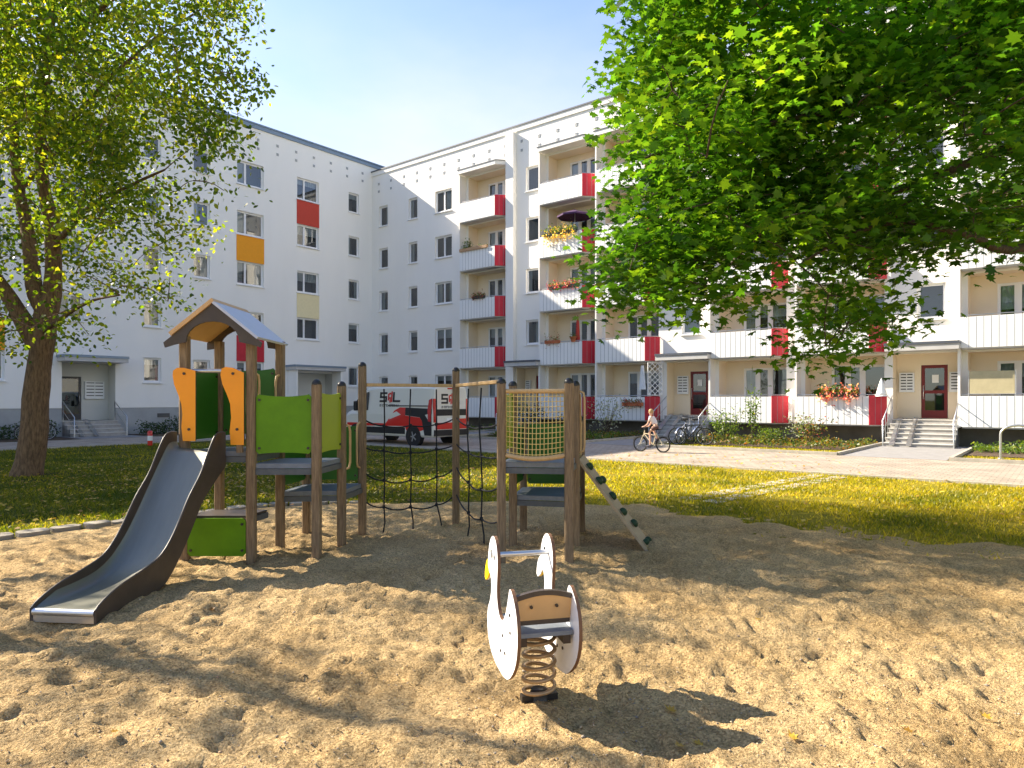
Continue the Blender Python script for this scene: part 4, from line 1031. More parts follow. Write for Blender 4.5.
def grow(name, loc, label, group, trunk_paths, cluster_ok, center, radii, ncl, per, lsize, shape, leafmat, barkmat, csize=(.45, .45, .28), up=1.0, spread=.8, shell=.35, tone_sun=0.0, twig=.02, seed=1, droop=0.0, region=None, red=.015, gate=(.55, -.12, .75)):
    random.seed(seed)
    loc = Vector(loc); root = tree_obj(name, loc, label, group)
    tb = MB(); nodes = []
    for (pts, r0, r1) in trunk_paths:
        out = limb(tb, pts, r0, r1, 12 if r0 > .15 else 8, wob=.04)
        nodes += [q for q in out if q.z > 2.0]
    cl = []; tries = 0
    c = Vector(center)
    while len(cl) < ncl and tries < ncl*60:
        tries += 1
        v = Vector((random.gauss(0, 1), random.gauss(0, 1), random.gauss(0, 1))).normalized()
        r = random.random()**shell
        p = c+Vector((v.x*radii[0], v.y*radii[1], v.z*radii[2]))*r
        if region and random.random() < region[0]: p = px(random.uniform(*region[1]), random.uniform(*region[2]), random.uniform(*region[3]))
        nn = noise.noise(p*gate[0]+Vector((seed*3.1, 0, 0)))
        if nn < gate[1] and random.random() < gate[2]: continue
        if cluster_ok(p): cl.append(p)
    cl.sort(key=lambda p: min((q-p).length for q in nodes))
    L = []; T = []
    for p in cl:
        a = attach(nodes, p)
        ln = (a-p).length
        r0 = min(.045, .008+twig*ln*.55)
        pts = bezier_twig(tb, a, p, r0, .006, sag=.18*ln-.0)
        for t in pts[1:]: nodes.append(t)
        k = int(per*random.uniform(.6, 1.4))
        d = (p-pts[1]).normalized() if (p-pts[1]).length > 1e-5 else Vector((1, 0, 0))
        q = np.clip(rng.normal(0, 1, (k, 3)), -1.7, 1.7)*np.array(csize)
        along = rng.uniform(-.9, .5, k)[:, None]*np.array(d)[None]*csize[0]*1.6
        q = q+along; q[:, 2] -= droop*np.abs(rng.normal(0, 1, k))
        L.append(q+np.array(p)[None])
        T.append(np.clip(.42+.17*rng.normal(0, 1, k)+.34*noise.noise(p*.7+Vector((0, seed, 0)))+tone_sun, 0, 1))
    L = np.vstack(L); T = np.concatenate(T)
    T = np.where(rng.uniform(0, 1, len(T)) < red, 1.0, np.minimum(T, .96))
    tb.build('trunk', barkmat, root, shift=loc)
    V = leaves(L, lsize, shape, up=up, spread=spread)
    arr_mesh('crown', V-np.array(loc)[None], len(shape), leafmat, T, root)
    return root

# ---------------------------------------------------------------- tree on the left lawn
Zt = 15.6
def q(x, y, dz=0): return tuple(px(x, y, Zt+dz))
base = Vector((px(27, 475, Zt).x, Zt, 0))
LT = [([(base.x-.02, Zt, -.15), (base.x+.03, Zt, .12), (base.x+.12, Zt, .6), q(36, 400), q(42, 340), q(47, 300)], .36, .22),
      ([q(38, 345), q(24, 322, -.1), q(4, 290, -.3), q(-30, 245, -.6), q(-80, 170, -1), q(-120, 80, -1.2)], .24, .05),
      ([q(45, 312), q(34, 285), q(26, 225, .4), q(16, 165, .7), q(12, 90, 1.0), q(5, 0, 1.2), q(-10, -90, 1.4)], .20, .05),
      ([q(47, 310), q(53, 285), q(53, 235, -.2), q(43, 180, -.5), q(42, 110, -.7), q(52, 20, -.8), q(60, -80, -.8)], .23, .05),
      ([q(53, 250, -.2), q(80, 215, -.6), q(120, 190, -1), q(165, 170, -1.4)], .08, .02),
      ([q(45, 150, -.6), q(90, 100, -.2), q(140, 50, .2), q(200, 10, .5)], .08, .02),
      ([q(20, 190, .6), q(60, 150, 1.4), q(110, 120, 2.2), q(160, 130, 2.8)], .08, .02),
      ([q(38, 335), q(70, 312, -1.2), q(95, 300, -2), q(120, 295, -2.6)], .06, .015),
      ([q(44, 70, -.7), q(100, 10, -1.6), q(160, -40, -2.4), q(210, -60, -3)], .08, .02)]
MASKL = [(-400, -600), (120, -600), (190, -260), (215, -120), (232, -20), (250, 10), (222, 55), (248, 75), (212, 98), (232, 128), (240, 150), (205, 165), (232, 192), (192, 196), (180, 215), (205, 232), (215, 245), (190, 250), (165, 245), (185, 272), (190, 300), (155, 305), (128, 312), (112, 300), (90, 310), (112, 332), (98, 345), (72, 350), (62, 372), (30, 368), (20, 395), (-20, 400), (-400, 380)]
def okL(p):
    if p.y < 10.4 or p.y > 17.7: return False
    x = 512+F*p.x/p.y; y = 400-F*(p.z-1.7)/p.y
    if not inpoly(MASKL, x, y): return False
    if y > 262 and random.random() < .45: return False
    if -10 < x < 75 and y > 120 and p.y < 16.0 and random.random() < (.9 if y > 230 else .6): return False
    if x > 140 and y > 130 and random.random() < .35: return False
    return p.z > 2.4
grow('broadleaf_tree', (base.x, Zt, 0), 'tall leafy tree with forked bark trunk on the left lawn', None, LT, okL, (base.x-.3, Zt-.3, 9.2), (6.2, 5.2, 7.6), 950, 64, .112, LEAF_OVAL, 'leaf_left', 'bark', csize=(.36, .36, .24), up=.55, spread=1.0, shell=.5, seed=4, twig=.010, droop=.1, region=(.45, (-60, 250), (-60, 380), (11.5, 17.3)), gate=(.75, .0, .92))

# ---------------------------------------------------------------- maple whose boughs hang in from the right
mb_ = (8.6, 8.6)
RT = [([(8.55, 8.6, -.1), (8.6, 8.6, .3), (8.65, 8.62, 2.0), (8.55, 8.6, 4.2), (8.45, 8.6, 7.0), (8.3, 8.6, 10.5), (8.2, 8.6, 13)], .40, .06),
      ([(8.6, 8.6, 3.0), (7.2, 8.3, 3.7), tuple(px(1012, 250, 8.0)), tuple(px(968, 236, 7.8)), tuple(px(905, 222, 7.7)), tuple(px(850, 235, 7.6)), tuple(px(800, 265, 7.5))], .085, .012),
      ([(8.5, 8.6, 4.4), (6.8, 8.9, 5.0), tuple(px(900, 190, 9.0)), tuple(px(820, 205, 9.2)), tuple(px(730, 225, 9.3)), tuple(px(650, 255, 9.4))], .085, .012),
      ([(8.5, 8.6, 5.2), (6.5, 8.2, 6.0), tuple(px(880, 100, 8.0)), tuple(px(790, 120, 8.0)), tuple(px(700, 140, 8.1)), tuple(px(640, 160, 8.2))], .08, .012),
      ([(8.45, 8.6, 6.2), (6.2, 9.4, 7.2), (3.6, 9.8, 7.6), (1.8, 10, 7.4)], .08, .012),
      ([(8.5, 8.6, 5.0), (7.6, 6.9, 6.2), (6.4, 6.0, 6.6), (4.6, 5.8, 6.4)], .08, .012),
      ([(8.5, 8.6, 6.0), (10.5, 9.5, 7.5), (13, 10, 8)], .08, .012), ([(8.5, 8.6, 5.0), (10, 6.5, 6.5), (11.5, 5, 7)], .08, .012),
      ([(8.4, 8.6, 8.0), (7.2, 10.5, 9.5), (6, 12, 10)], .07, .012), ([(8.4, 8.6, 9.0), (6, 8, 10.5), (4, 7.6, 11)], .07, .012)]
MASKR = [(655, -40), (655, 55), (632, 84), (650, 108), (660, 122), (636, 150), (655, 178), (650, 205), (630, 225), (618, 250), (612, 285), (622, 312), (625, 328), (648, 300), (664, 296), (672, 318), (690, 325), (705, 300), (735, 262), (770, 240), (800, 250), (822, 262), (812, 290), (808, 320), (816, 352), (828, 360), (845, 335), (866, 338), (880, 318), (884, 295), (872, 275), (892, 250), (925, 240), (945, 225), (975, 240), (990, 228), (1030, 236), (1200, 250), (1600, 200), (1600, -900), (720, -900), (640, -200)]
def okR(p):
    if (p.x**2+p.y**2) < 5.6**2: return False
    if p.y < 1.0: return p.x > 5 and p.z > 3.2
    x = 512+F*p.x/p.y; y = 400-F*(p.z-1.7)/p.y
    if x > 1090: return p.z > 2.8
    if p.y < 5.8 and x < 1040: return False
    return inpoly(MASKR, x, y)
grow('maple_tree', (8.6, 8.6, 0), 'maple with big lobed leaves hanging in over the lawn from the right', None, RT, okR, (7.4, 8.6, 7.0), (6.9, 5.6, 6.6), 1200, 62, .120, LEAF_MAPLE, 'leaf_maple', 'bark_smooth', csize=(.36, .36, .11), up=1.25, spread=.5, shell=.55, seed=9, twig=.008, droop=.08, region=(.62, (592, 1060), (-70, 368), (6.9, 10.6)), red=0, gate=(.75, -.02, .9))

# ---------------------------------------------------------------- trees just outside the frame whose shade falls on the sand
def okS(p):
    if p.y < 1: return True
    x = 512+F*p.x/p.y
    return x < -60
for (x, y, h, rr, sd) in ((-12.3, 8.5, 7.2, 3.0, 31),):
    TP = [([(x, y, -.1), (x+.05, y, 2.2), (x-.05, y+.1, 4.5), (x, y, h), (x+.1, y, h+2.5)], .26, .05), ([(x, y, 3.4), (x+1.3, y-.4, 5.4), (x+2.2, y-.6, 6.6)], .1, .02), ([(x, y, 3.8), (x-1.4, y+.6, 5.6), (x-2.2, y+.9, 7)], .1, .02), ([(x, y, 4.4), (x+.3, y+1.4, 6), (x+.5, y+2.2, 7.4)], .1, .02)]
    grow('broadleaf_tree', (x, y, 0), 'smaller leafy tree standing beside the sand left of the slide', None, TP, okS, (x, y, h), (rr, rr, 2.9), 48, 40, .12, LEAF_OVAL, 'leaf_left', 'bark', csize=(.42, .42, .3), up=.6, spread=1.0, shell=.5, seed=sd, twig=.012)
# ================================================================== VAN
VP = Vector((-2.9, 25.0, 0)); VA = math.pi-TH      # heading along the path, away to the left
# origin: middle of the rear axle line on the ground; local x forward, y left
vl = empty('parked_van', (0, 0, 0), VA)
hd = Vector((math.cos(VA), math.sin(VA), 0)); lf = Vector((-hd.y, hd.x, 0))
vl.location = VP+hd*1.0-lf*1.0
tag(vl, 'cream delivery van with red and black lower flash parked behind the rope net', 'van')
def ring(x, zb, zt, wb, wt, zs=1.15):
    r = .07
    return [(x, -wb+.05, zb), (x, -wb, zb+.08), (x, -wb, zs), (x, -wt, zt-.14), (x, -wt+.10, zt-.02), (x, 0, zt+.02), (x, wt-.10, zt-.02), (x, wt, zt-.14), (x, wb, zs), (x, wb, zb+.08), (x, wb-.05, zb)]
b = MB(); ST = [(-1.0, .42, 2.16, .93, .80), (-.97, .34, 2.22, .97, .86), (-.80, .32, 2.26, .99, .88), (0, .32, 2.28, .99, .89), (1.6, .32, 2.28, .99, .89), (2.3, .32, 2.26, .99, .88), (2.75, .32, 2.22, .98, .86), (3.1, .32, 2.10, .98, .80), (3.75, .32, 1.40, .97, .78), (4.25, .32, 1.22, .94, .76), (4.42, .34, 1.0, .86, .7), (4.5, .38, .85, .78, .6)]
rings = [ring(x, a, c, w1, w2, min(1.15, c-.22)) for x, a, c, w1, w2 in ST]; m_ = len(rings[0])
vs = [p for r_ in rings for p in r_]
b.add(vs, [(i*m_+j, (i+1)*m_+j, (i+1)*m_+(j+1) % m_, i*m_+(j+1) % m_) for i in range(len(rings)-1) for j in range(m_)], 0, False)
b.add(rings[0], [tuple(range(m_))]); b.add(rings[-1], [tuple(range(m_))[::-1]])
body = b.build('body', 'van_white', vl, bevel=.03)
def side_poly(name, poly, m, sg, off=.006, parent=None, lab=None):
    """flat graphic or trim on the van's side; poly in (x, z), following the lean of the upper side"""
    yy = lambda z: .99-(max(0, z-1.15)*.10/1.13)
    b = MB(); A_ = [(x, sg*(yy(z)+off), z) for x, z in poly]; n = len(A_); B_ = [(x, sg*(yy(z)-.01), z) for x, z in poly]
    f = [tuple(range(n))] if sg > 0 else [tuple(range(n))[::-1]]
    b.add(A_+B_, [tuple(range(n))[::-1] if sg > 0 else tuple(range(n))]+[(i, (i+1) % n, n+(i+1) % n, n+i) for i in range(n)])
    o = b.build(name, m, parent or vl)
    if lab: o['label'] = lab
    return o
for sg in (1, -1):
    side_poly('red_flash', [(3.9, .80), (1.55, .80), (1.05, 1.30), (.75, 1.42), (.45, 1.42), (.45, 1.12), (-.35, 1.05), (-.5, .9), (-.62, .62), (-.40, .56), (.38, .56), (.45, .72), (3.9, .68)], 'van_red', sg)
    side_poly('black_band', [(.44, 1.42), (-.95, 1.38), (-.95, .40), (-.60, .40), (-.46, .95), (-.35, 1.06), (.44, 1.13)], 'van_black', sg, .008)
    side_poly('sill_trim', [(3.0, .66), (.45, .66), (.45, .42), (3.0, .42)], 'van_black', sg, .012)
    side_poly('door_glass', [(2.62, 1.30), (3.45, 1.30), (3.02, 1.95), (2.62, 2.02)], 'van_glass', sg, .008)
    side_poly('tail_light', [(-.93, .90), (-.93, 1.75), (-.80, 1.70), (-.76, 1.3), (-.80, .92)], 'taillight', sg, .02)
    side_poly('slide_rail', [(1.45, 1.46), (-.85, 1.46), (-.85, 1.50), (1.45, 1.50)], 'van_black', sg, .008)
# logo on the side and on the rear doors: black S and L round a red figure, a line of small lettering under it
def logo(frame, name):
    sc = lambda pts: [frame(x, z) for x, z in pts]
    obs = []
    def bars(rects, m, nm):
        b = MB()
        for (x0, z0, x1, z1) in rects:
            A_ = [frame(x0, z0, 0), frame(x1, z0, 0), frame(x1, z1, 0), frame(x0, z1, 0)]; B_ = [frame(x0, z0, 1), frame(x1, z0, 1), frame(x1, z1, 1), frame(x0, z1, 1)]
            b.add(A_+B_, [(0, 1, 2, 3), (7, 6, 5, 4), (0, 4, 5, 1), (1, 5, 6, 2), (2, 6, 7, 3), (3, 7, 4, 0)])
        return b.build(nm, m, vl)
    S_b = [(0, 0, .36, .075), (.285, .075, .36, .155), (0, .155, .36, .23), (0, .23, .075, .31), (0, .31, .36, .385)]
    L_b = [(.66, 0, 1.02, .075), (.66, .075, .735, .385)]
    bars(S_b, 'van_black', 'logo_letter'); bars(L_b, 'van_black', 'logo_letter')
    bars([(.41, .06, .47, .33), (.47, .29, .55, .36), (.47, .13, .55, .19), (.50, -.02, .55, .13), (.57, .0, .63, .41)], 'van_red', 'logo_emblem')
    rr = random.Random(2); small = []
    x = .02
    while x < .98:
        w_ = rr.choice((.035, .05, .05, .06)); h_ = .085
        small += [(x, -.17, x+.014, -.17+h_)]
        if rr.random() < .7: small += [(x+.014, -.17+h_-.02, x+w_, -.17+h_)]
        if rr.random() < .6: small += [(x+.014, -.17, x+w_, -.15)]
        x += w_+.022
    bars(small, 'slot', 'logo_lettering')
logo(lambda x, z, k=0: (1.95-x*1.15, (.99-(max(0, 1.62+z-1.15)*.10/1.0))+(.012 if k else -.01), 1.62+z*1.0), 'side')
rear_x = lambda z: -1.0-.0
def rear(name, rects, m, t=.012):
    b = MB()
    for (y0, z0, y1, z1) in rects: b.box((-1.0-t, min(y0, y1), z0), (-.97, max(y0, y1), z1))
    return b.build(name, m, vl)
logo(lambda x, z, k=0: (-1.0-(.010 if k else -.02), .52-x*.95, 1.56+z*.95), 'rear')
rear('rear_band', [(-.80, 1.12, .80, 1.36)], 'van_black', .008)
rear('rear_red', [(-.82, .62, .82, .86), (-.82, .86, -.3, 1.0)], 'van_red', .010)
rear('rear_bumper', [(-.90, .38, .90, .60)], 'van_black', .06)
rear('tail_light', [(.80, .88, .93, 1.75)], 'taillight', .016); rear('tail_light', [(-.93, .88, -.80, 1.75)], 'taillight', .016)
rear('number_plate', [(-.27, .90, .25, 1.02)], 'paper', .018)
rear('brake_light', [(-.2, 2.10, .2, 2.15)], 'taillight', .014); rear('door_seam', [(-.006, .62, .006, 2.1)], 'seam', .004)
b = MB(); b.add([(3.08, -.74, 2.12), (3.08, .74, 2.12), (3.72, .82, 1.44), (3.72, -.82, 1.44)], [(0, 1, 2, 3)])
for v in range(len(b.v)): b.v[v] = (b.v[v][0]+.03, b.v[v][1], b.v[v][2]+.02)
b.build('windscreen', 'van_glass', vl)
for sg in (1, -1):
    b = MB(); b.box((3.05, sg*1.06 if sg > 0 else -1.24, 1.28), (3.2, 1.24 if sg > 0 else -1.06, 1.66)); b.beam((3.1, sg*.97, 1.32), (3.1, sg*1.1, 1.36), .06, .05); b.build('wing_mirror', 'van_black', vl, bevel=.03)
    b = MB(); b.box((4.1, sg*.62-.14, .82), (4.46, sg*.62+.14, 1.04)); b.build('headlight', 'glass', vl, bevel=.04)
for xw in (0.0, 3.35):
    for sg in (1, -1):
        c = Vector((xw, sg*.90, .34)); b = MB(); b.wheel(c, (0, 1, 0), .235, .105, 28, 10); w_ = b.build('wheel', 'tyre', vl)
        b = MB(); b.tube([c+Vector((0, sg*.04, 0)), c+Vector((0, sg*.085, 0))], .20, 20)
        for k in range(5): a_ = k*2*math.pi/5; b.beam(c+Vector((0, sg*.095, 0)), c+Vector((.19*math.cos(a_), sg*.095, .19*math.sin(a_))), .05, .02, up=(0, 1, 0))
        b.build('rim', 'rim', w_)
        b = MB(); b.tube([Vector((xw, sg*.80, .36)), Vector((xw, sg*1.0, .36))], .40, 28); b.build('wheel_arch', 'van_black', vl)

# ================================================================== BICYCLES
def bicycle(loc, heading, label, paint, s=1.0, rw=.33, basket=False, lean=0.0, group='parked bicycles'):
    o = empty('bicycle', loc, heading); o.rotation_euler.x = lean; tag(o, label, 'bicycle', group)
    W = 1.02*s; r = rw*s; zt = r
    def T(x, z, y=0): return Vector((x, y, z))
    bb = T(W*.42, r*.9); rx, fx = T(0, zt), T(W, zt); hd_ = T(W*.83, r*2.35); hd2 = T(W*.80, r*2.75); st = T(W*.30, r*2.45)
    b = MB(); q = .017*s
    b.tube([bb, hd_], q*1.3, 7); b.tube([bb, st], q, 7); b.tube([st*.8+bb*.2, hd_*.92+hd2*.08], q*1.1, 7)
    for sg in (-1, 1):
        y = .045*s*sg; b.tube([bb, T(0, zt, y)], q*.6, 6); b.tube([st, T(0, zt, y)], q*.6, 6)
    b.build('frame', paint, o)
    b = MB(); b.tube([hd2, hd_], q, 7)
    for sg in (-1, 1): b.tube([hd_, T(W*.88, r*1.9, .05*s*sg), T(W, zt, .05*s*sg)], q*.7, 6)
    b.build('fork', paint, o)
    b = MB(); b.tube([hd2, hd2+T(.04*s, .10*s)], q*.8, 6); c = hd2+T(.04*s, .10*s)
    b.tube([c+T(-.12*s, .03*s, .27*s), c+T(-.02*s, .03*s, .2*s), c, c+T(-.02*s, .03*s, -.2*s), c+T(-.12*s, .03*s, -.27*s)], q*.7, 6); b.build('handlebar', 'pvc_dark', o)
    b = MB(); b.tube([st, st+T(-.02*s, .12*s)], q*.8, 6); c = st+T(-.03*s, .13*s)
    b.prism([(-.14*s, -.07*s), (-.10*s, -.085*s), (.0, -.05*s), (.13*s, -.02*s), (.13*s, .02*s), (.0, .05*s), (-.10*s, .085*s), (-.14*s, .07*s)], c, (1, 0, 0), (0, 1, 0), (0, 0, 1), -.01*s, .035*s); b.build('saddle', 'black', o)
    for c in (rx, fx):
        b = MB(); b.wheel(c, (0, 1, 0), r*.93, (.022 if s > .85 else .034)*s, 28, 6); w_ = b.build('tyre', 'tyre', o)
        b = MB(); b.wheel(c, (0, 1, 0), r*.87, .010*s, 28, 5)
        for k in range(14):
            a_ = k*2*math.pi/14; b.tube([c+T(.015*math.cos(a_+.5), .015*math.sin(a_+.5), .02*(1 if k % 2 else -1)), c+T(r*.87*math.cos(a_), r*.87*math.sin(a_))], .0025*s, 4)
        b.tube([c-T(0, 0, .05*s), c+T(0, 0, .05*s)], .02*s, 8); b.build('rim', 'steel', w_)
        b = MB(); k = 14; vs = []
        for i in range(k+1):
            a_ = R(20)+R(150)*i/k
            for y in (-.028*s, .028*s): vs.append(c+T(r*1.09*math.cos(a_), r*1.09*math.sin(a_), y))
        b.add(vs, [(2*i, 2*i+1, 2*i+3, 2*i+2) for i in range(k)], 0, True); b.build('mudguard', paint if s > .8 else 'pvc_dark', o)
    b = MB(); b.tube([bb-T(0, 0, .06*s), bb+T(0, 0, .06*s)], .025*s, 8); b.wheel(bb, (0, 1, 0), .085*s, .008*s, 18, 5)
    b.beam(bb+T(0, 0, .06*s), bb+T(.12*s, -.10*s, .06*s), .02*s, .012*s); b.beam(bb-T(0, 0, .06*s), bb-T(.12*s, -.10*s, .06*s), .02*s, .012*s)
    b.box((bb.x+.08*s, .06*s, bb.z-.115*s), (bb.x+.17*s, .15*s, bb.z-.09*s)); b.box((bb.x-.17*s, -.15*s, bb.z+.09*s), (bb.x-.08*s, -.06*s, bb.z+.115*s)); b.build('crank', 'pvc_dark', o)
    if s > .8:
        b = MB()
        for y in (-.05, .05): b.tube([T(-.25, r*2.2, y), T(.22, r*2.2, y)], .008, 5); b.tube([T(-.12, r*2.2, y), T(0, r, y*1.4)], .006, 5)
        for x in (-.2, -.05, .1): b.tube([T(x, r*2.2, -.05), T(x, r*2.2, .05)], .006, 5)
        b.build('luggage_rack', 'pvc_dark', o)
    if basket:
        b = MB(); c = T(W*.98, r*2.6)
        for k in range(4): z = k*.075; q_ = .12+.02*k; b.tube([c+T(-q_, z, -q_-.03), c+T(q_, z, -q_-.03), c+T(q_, z, q_+.03), c+T(-q_, z, q_+.03), c+T(-q_, z, -q_-.03)], .006, 5)
        for k in range(14):
            a_ = k*2*math.pi/14; sx, sy = math.cos(a_), math.sin(a_); mx = max(abs(sx), abs(sy)); sx, sy = sx/mx, sy/mx
            b.tube([c+T(.12*sx, 0, .15*sy), c+T(.18*sx, .225, .21*sy)], .005, 4)
        b.build('basket', 'pvc_dark', o)
    return o
hB = math.atan2(NB.y, NB.x)
bicycle(WB(24.35, 4.6), hB+.15+math.pi, 'silver bicycle with front basket, nearest the steps under the railing', 'bike_grey', basket=True, lean=.06)
bicycle(WB(24.95, 4.5), hB-.25, 'blue grey bicycle parked close to the yellow green bush', 'bike_blue', lean=-.05)
bicycle(WB(24.6, 5.6), -TH+.35, 'dark framed bicycle lying across in front of the other two', 'pvc_dark', lean=.04)
bicycle(WB(10.6, 5.6), -TH+math.pi, 'maroon bicycle leaning behind the van', 'bike_red', lean=.05)
bicycle(WB(2.2, 19.4)-Vector((0, 0, 0)), hB+.2, 'black bicycle by the steps beside the tree trunk', 'pvc_dark', lean=.05)

# ================================================================== CHILD ON A SMALL BICYCLE
def child():
    # ride toward the left along the path
    wheel_r = g_(663, 453); heading = math.atan2(UB.y, UB.x)+math.pi
    bk = bicycle(wheel_r, heading, 'small cream bicycle ridden by the child on the path', 'bike_white', s=.80, rw=.315, group=None)
    W = 1.02*.8; r = .315*.8
    me = bpy.data.meshes.new('person')
    hip = Vector((W*.27, 0, r*2.45+.20)); ch = Vector((W*.47, 0, hip.z+.27)); nk = Vector((W*.50, 0, hip.z+.345)); hd0 = Vector((W*.525, 0, hip.z+.41)); hdt = Vector((W*.54, 0, hip.z+.535))
    bb = Vector((W*.42, 0, r*.9)); hb = Vector((W*.80+.04*.8-.08, 0, r*2.75+.1))
    V = []; E = []; RR = []
    def add(p, rad, par):
        V.append(tuple(p)); RR.append(rad); i = len(V)-1
        if par is not None: E.append((par, i))
        return i
    h0 = add(hip, (.075, .085), None); w0 = add(hip*.55+ch*.45, (.07, .085), h0); c0 = add(ch, (.068, .088), w0); n0 = add(nk, .034, c0); a0 = add(hd0, (.055, .052), n0); a1 = add(hdt*.55+hd0*.45, (.078, .066), a0); add(hdt, (.05, .045), a1)
    for sg in (1, -1):
        sh = ch+Vector((.01, .105*sg, .035)); el = (sh+hb)/2+Vector((.0, .05*sg, -.06)); wr = hb+Vector((-.02, .16*sg, .03))
        s0 = add(sh, .037, c0); e0 = add(el, .028, s0); w1 = add(wr, .021, e0); hh = add(wr+Vector((.055, .005*sg, .0)), (.025, .018), w1); add(wr+Vector((.085, .01*sg, -.025)), (.018, .014), hh); add(wr+Vector((.05, -.035*sg, .0)), .011, hh)
        up = 1 if sg > 0 else -1
        ft = bb+Vector((.12*.8*up, .085*sg, -.10*.8*up+.05)); kn = Vector((W*.53, .085*sg, hip.z-(.14 if up > 0 else .02))); th0 = hip+Vector((.03, .065*sg, -.02))
        t0 = add(th0, .062, h0); k0 = add(kn, .042, t0); cf = add(kn*.6+ft*.4+Vector((-.025, 0, 0)), .037, k0); f0 = add(ft+Vector((-.02, 0, .015)), .024, cf); add(ft+Vector((.085, .005*sg, -.01)), (.024, .018), f0)
    me.from_pydata(V, E, []); o = bpy.data.objects.new('person', me); COL.objects.link(o); me.materials.append(M['skin'])
    o.modifiers.new('skin', 'SKIN'); sk_ = me.skin_vertices[0].data
    for i, rr in enumerate(RR): sk_[i].radius = rr if isinstance(rr, tuple) else (rr, rr)
    sk_[0].use_root = True
    s_ = o.modifiers.new('sub', 'SUBSURF'); s_.levels = 1; s_.render_levels = 2
    o.location = bk.location; o.rotation_euler = bk.rotation_euler
    tag(o, 'fair haired child in pale top and brown shorts riding the small bicycle', 'person')
    def cloth(name, verts, edges, radii, m):
        me = bpy.data.meshes.new(name); me.from_pydata([tuple(v) for v in verts], edges, []); c = bpy.data.objects.new(name, me); COL.objects.link(c); me.materials.append(M[m]); c.parent = o
        c.modifiers.new('skin', 'SKIN')
        for i, rr in enumerate(radii): me.skin_vertices[0].data[i].radius = rr if isinstance(rr, tuple) else (rr, rr)
        me.skin_vertices[0].data[0].use_root = True
        q = c.modifiers.new('sub', 'SUBSURF'); q.levels = 1; q.render_levels = 2
    v = [hip*.9+ch*.1, hip+Vector((0, 0, -.03))]; e = [(0, 1)]; rr = [(.088, .098), (.088, .095)]
    for sg in (1, -1):
        th0 = hip+Vector((.03, .065*sg, -.02)); kn = Vector((W*.53, .085*sg, hip.z-(.14 if sg > 0 else .02)))
        i = len(v); v += [th0, th0*.35+kn*.65]; e += [(0, i), (i, i+1)]; rr += [.075, .062]
    cloth('shorts', v, e, rr, 'shorts')
    for sg in (1, -1):
        ft = bb+Vector((.12*.8*sg, .085*sg, -.10*.8*sg+.05)); b = MB(); b.tube([ft+Vector((-.055, 0, .01)), ft+Vector((-.02, 0, .012)), ft+Vector((.05, .004*sg, -.002)), ft+Vector((.112, .006*sg, -.012))], [.026, .036, .034, .02], 8); b.build('shoe', 'shoe', o)
    v = [hip*.85+ch*.15, hip*.5+ch*.5, ch, ch*.45+nk*.55]; e = [(0, 1), (1, 2), (2, 3)]; rr = [(.084, .096), (.08, .097), (.078, .098), (.05, .06)]
    for sg in (1, -1):
        sh = ch+Vector((.01, .105*sg, .035)); el = (sh+hb)/2+Vector((.0, .05*sg, -.06)); i = len(v); v += [sh, sh*.5+el*.5]; e += [(2, i), (i, i+1)]; rr += [.046, .042]
    cloth('shirt', v, e, rr, 'shirt')
    hc = hd0*.3+hdt*.7
    b = MB(); b.lathe([(.001, .075), (.045, .066), (.072, .035), (.08, .0), (.077, -.03), (.07, -.05)], hc+Vector((-.014, 0, .012)), 14)
    b.build('hair', 'hair', o)
    b = MB()
    for sg in (1, -1): b = MB(); b.lathe([(.001, .009), (.008, .004), (.009, 0), (.006, -.006), (.001, -.009)], hc+Vector((.066, .026*sg, -.028)), 8); b.build('eye', 'black', o)
    b = MB(); b.tube([hc+Vector((.066, 0, -.02)), hc+Vector((.084, 0, -.045)), hc+Vector((.068, 0, -.055))], [.006, .012, .006], 6); b.build('nose', 'skin', o)
def g_(x, yb): Z = 1173/(yb-400); return Vector(((x-512)/F*Z, Z, .014))
child()

# ================================================================== STREET FURNITURE
o = empty('bike_rack', WB(35.05, 5.6, .0), -TH+.1); tag(o, 'single galvanised hoop bike rack on the grass strip beside the entrance path', 'bike rack')
b = MB(); pts = [(-.42, 0, -.1), (-.42, 0, .72)]+[(-.42*math.cos(t*math.pi/10)*1.0, 0, .72+.26*math.sin(t*math.pi/10)) for t in range(1, 10)]+[(.42, 0, .72), (.42, 0, -.1)]
b.tube(pts, .033, 12); b.build('hoop', 'steel', o)
b = MB()
for x in (-.42, .42): b = MB(); b.lathe([(.08, 0), (.08, .012), (.034, .014)], (x, 0, .02), 14); b.build('base_plate', 'steel', o)
pbl = px(150, 446, 1173/46); o = empty('bollard', (pbl.x, pbl.y, 0)); tag(o, 'short red and white bollard at the edge of the far left path', 'bollard')
b = MB(); b.lathe([(.085, 0), (.085, .2)], (0, 0, 0), 14); b.build('shaft', 'van_red', o)
b = MB(); b.lathe([(.086, .2), (.086, .38)], (0, 0, 0), 14); b.build('white_band', 'parapet', o)
b = MB(); b.lathe([(.087, .38), (.087, .52), (.06, .56), (.001, .57)], (0, 0, 0), 14); b.build('red_cap', 'van_red', o)

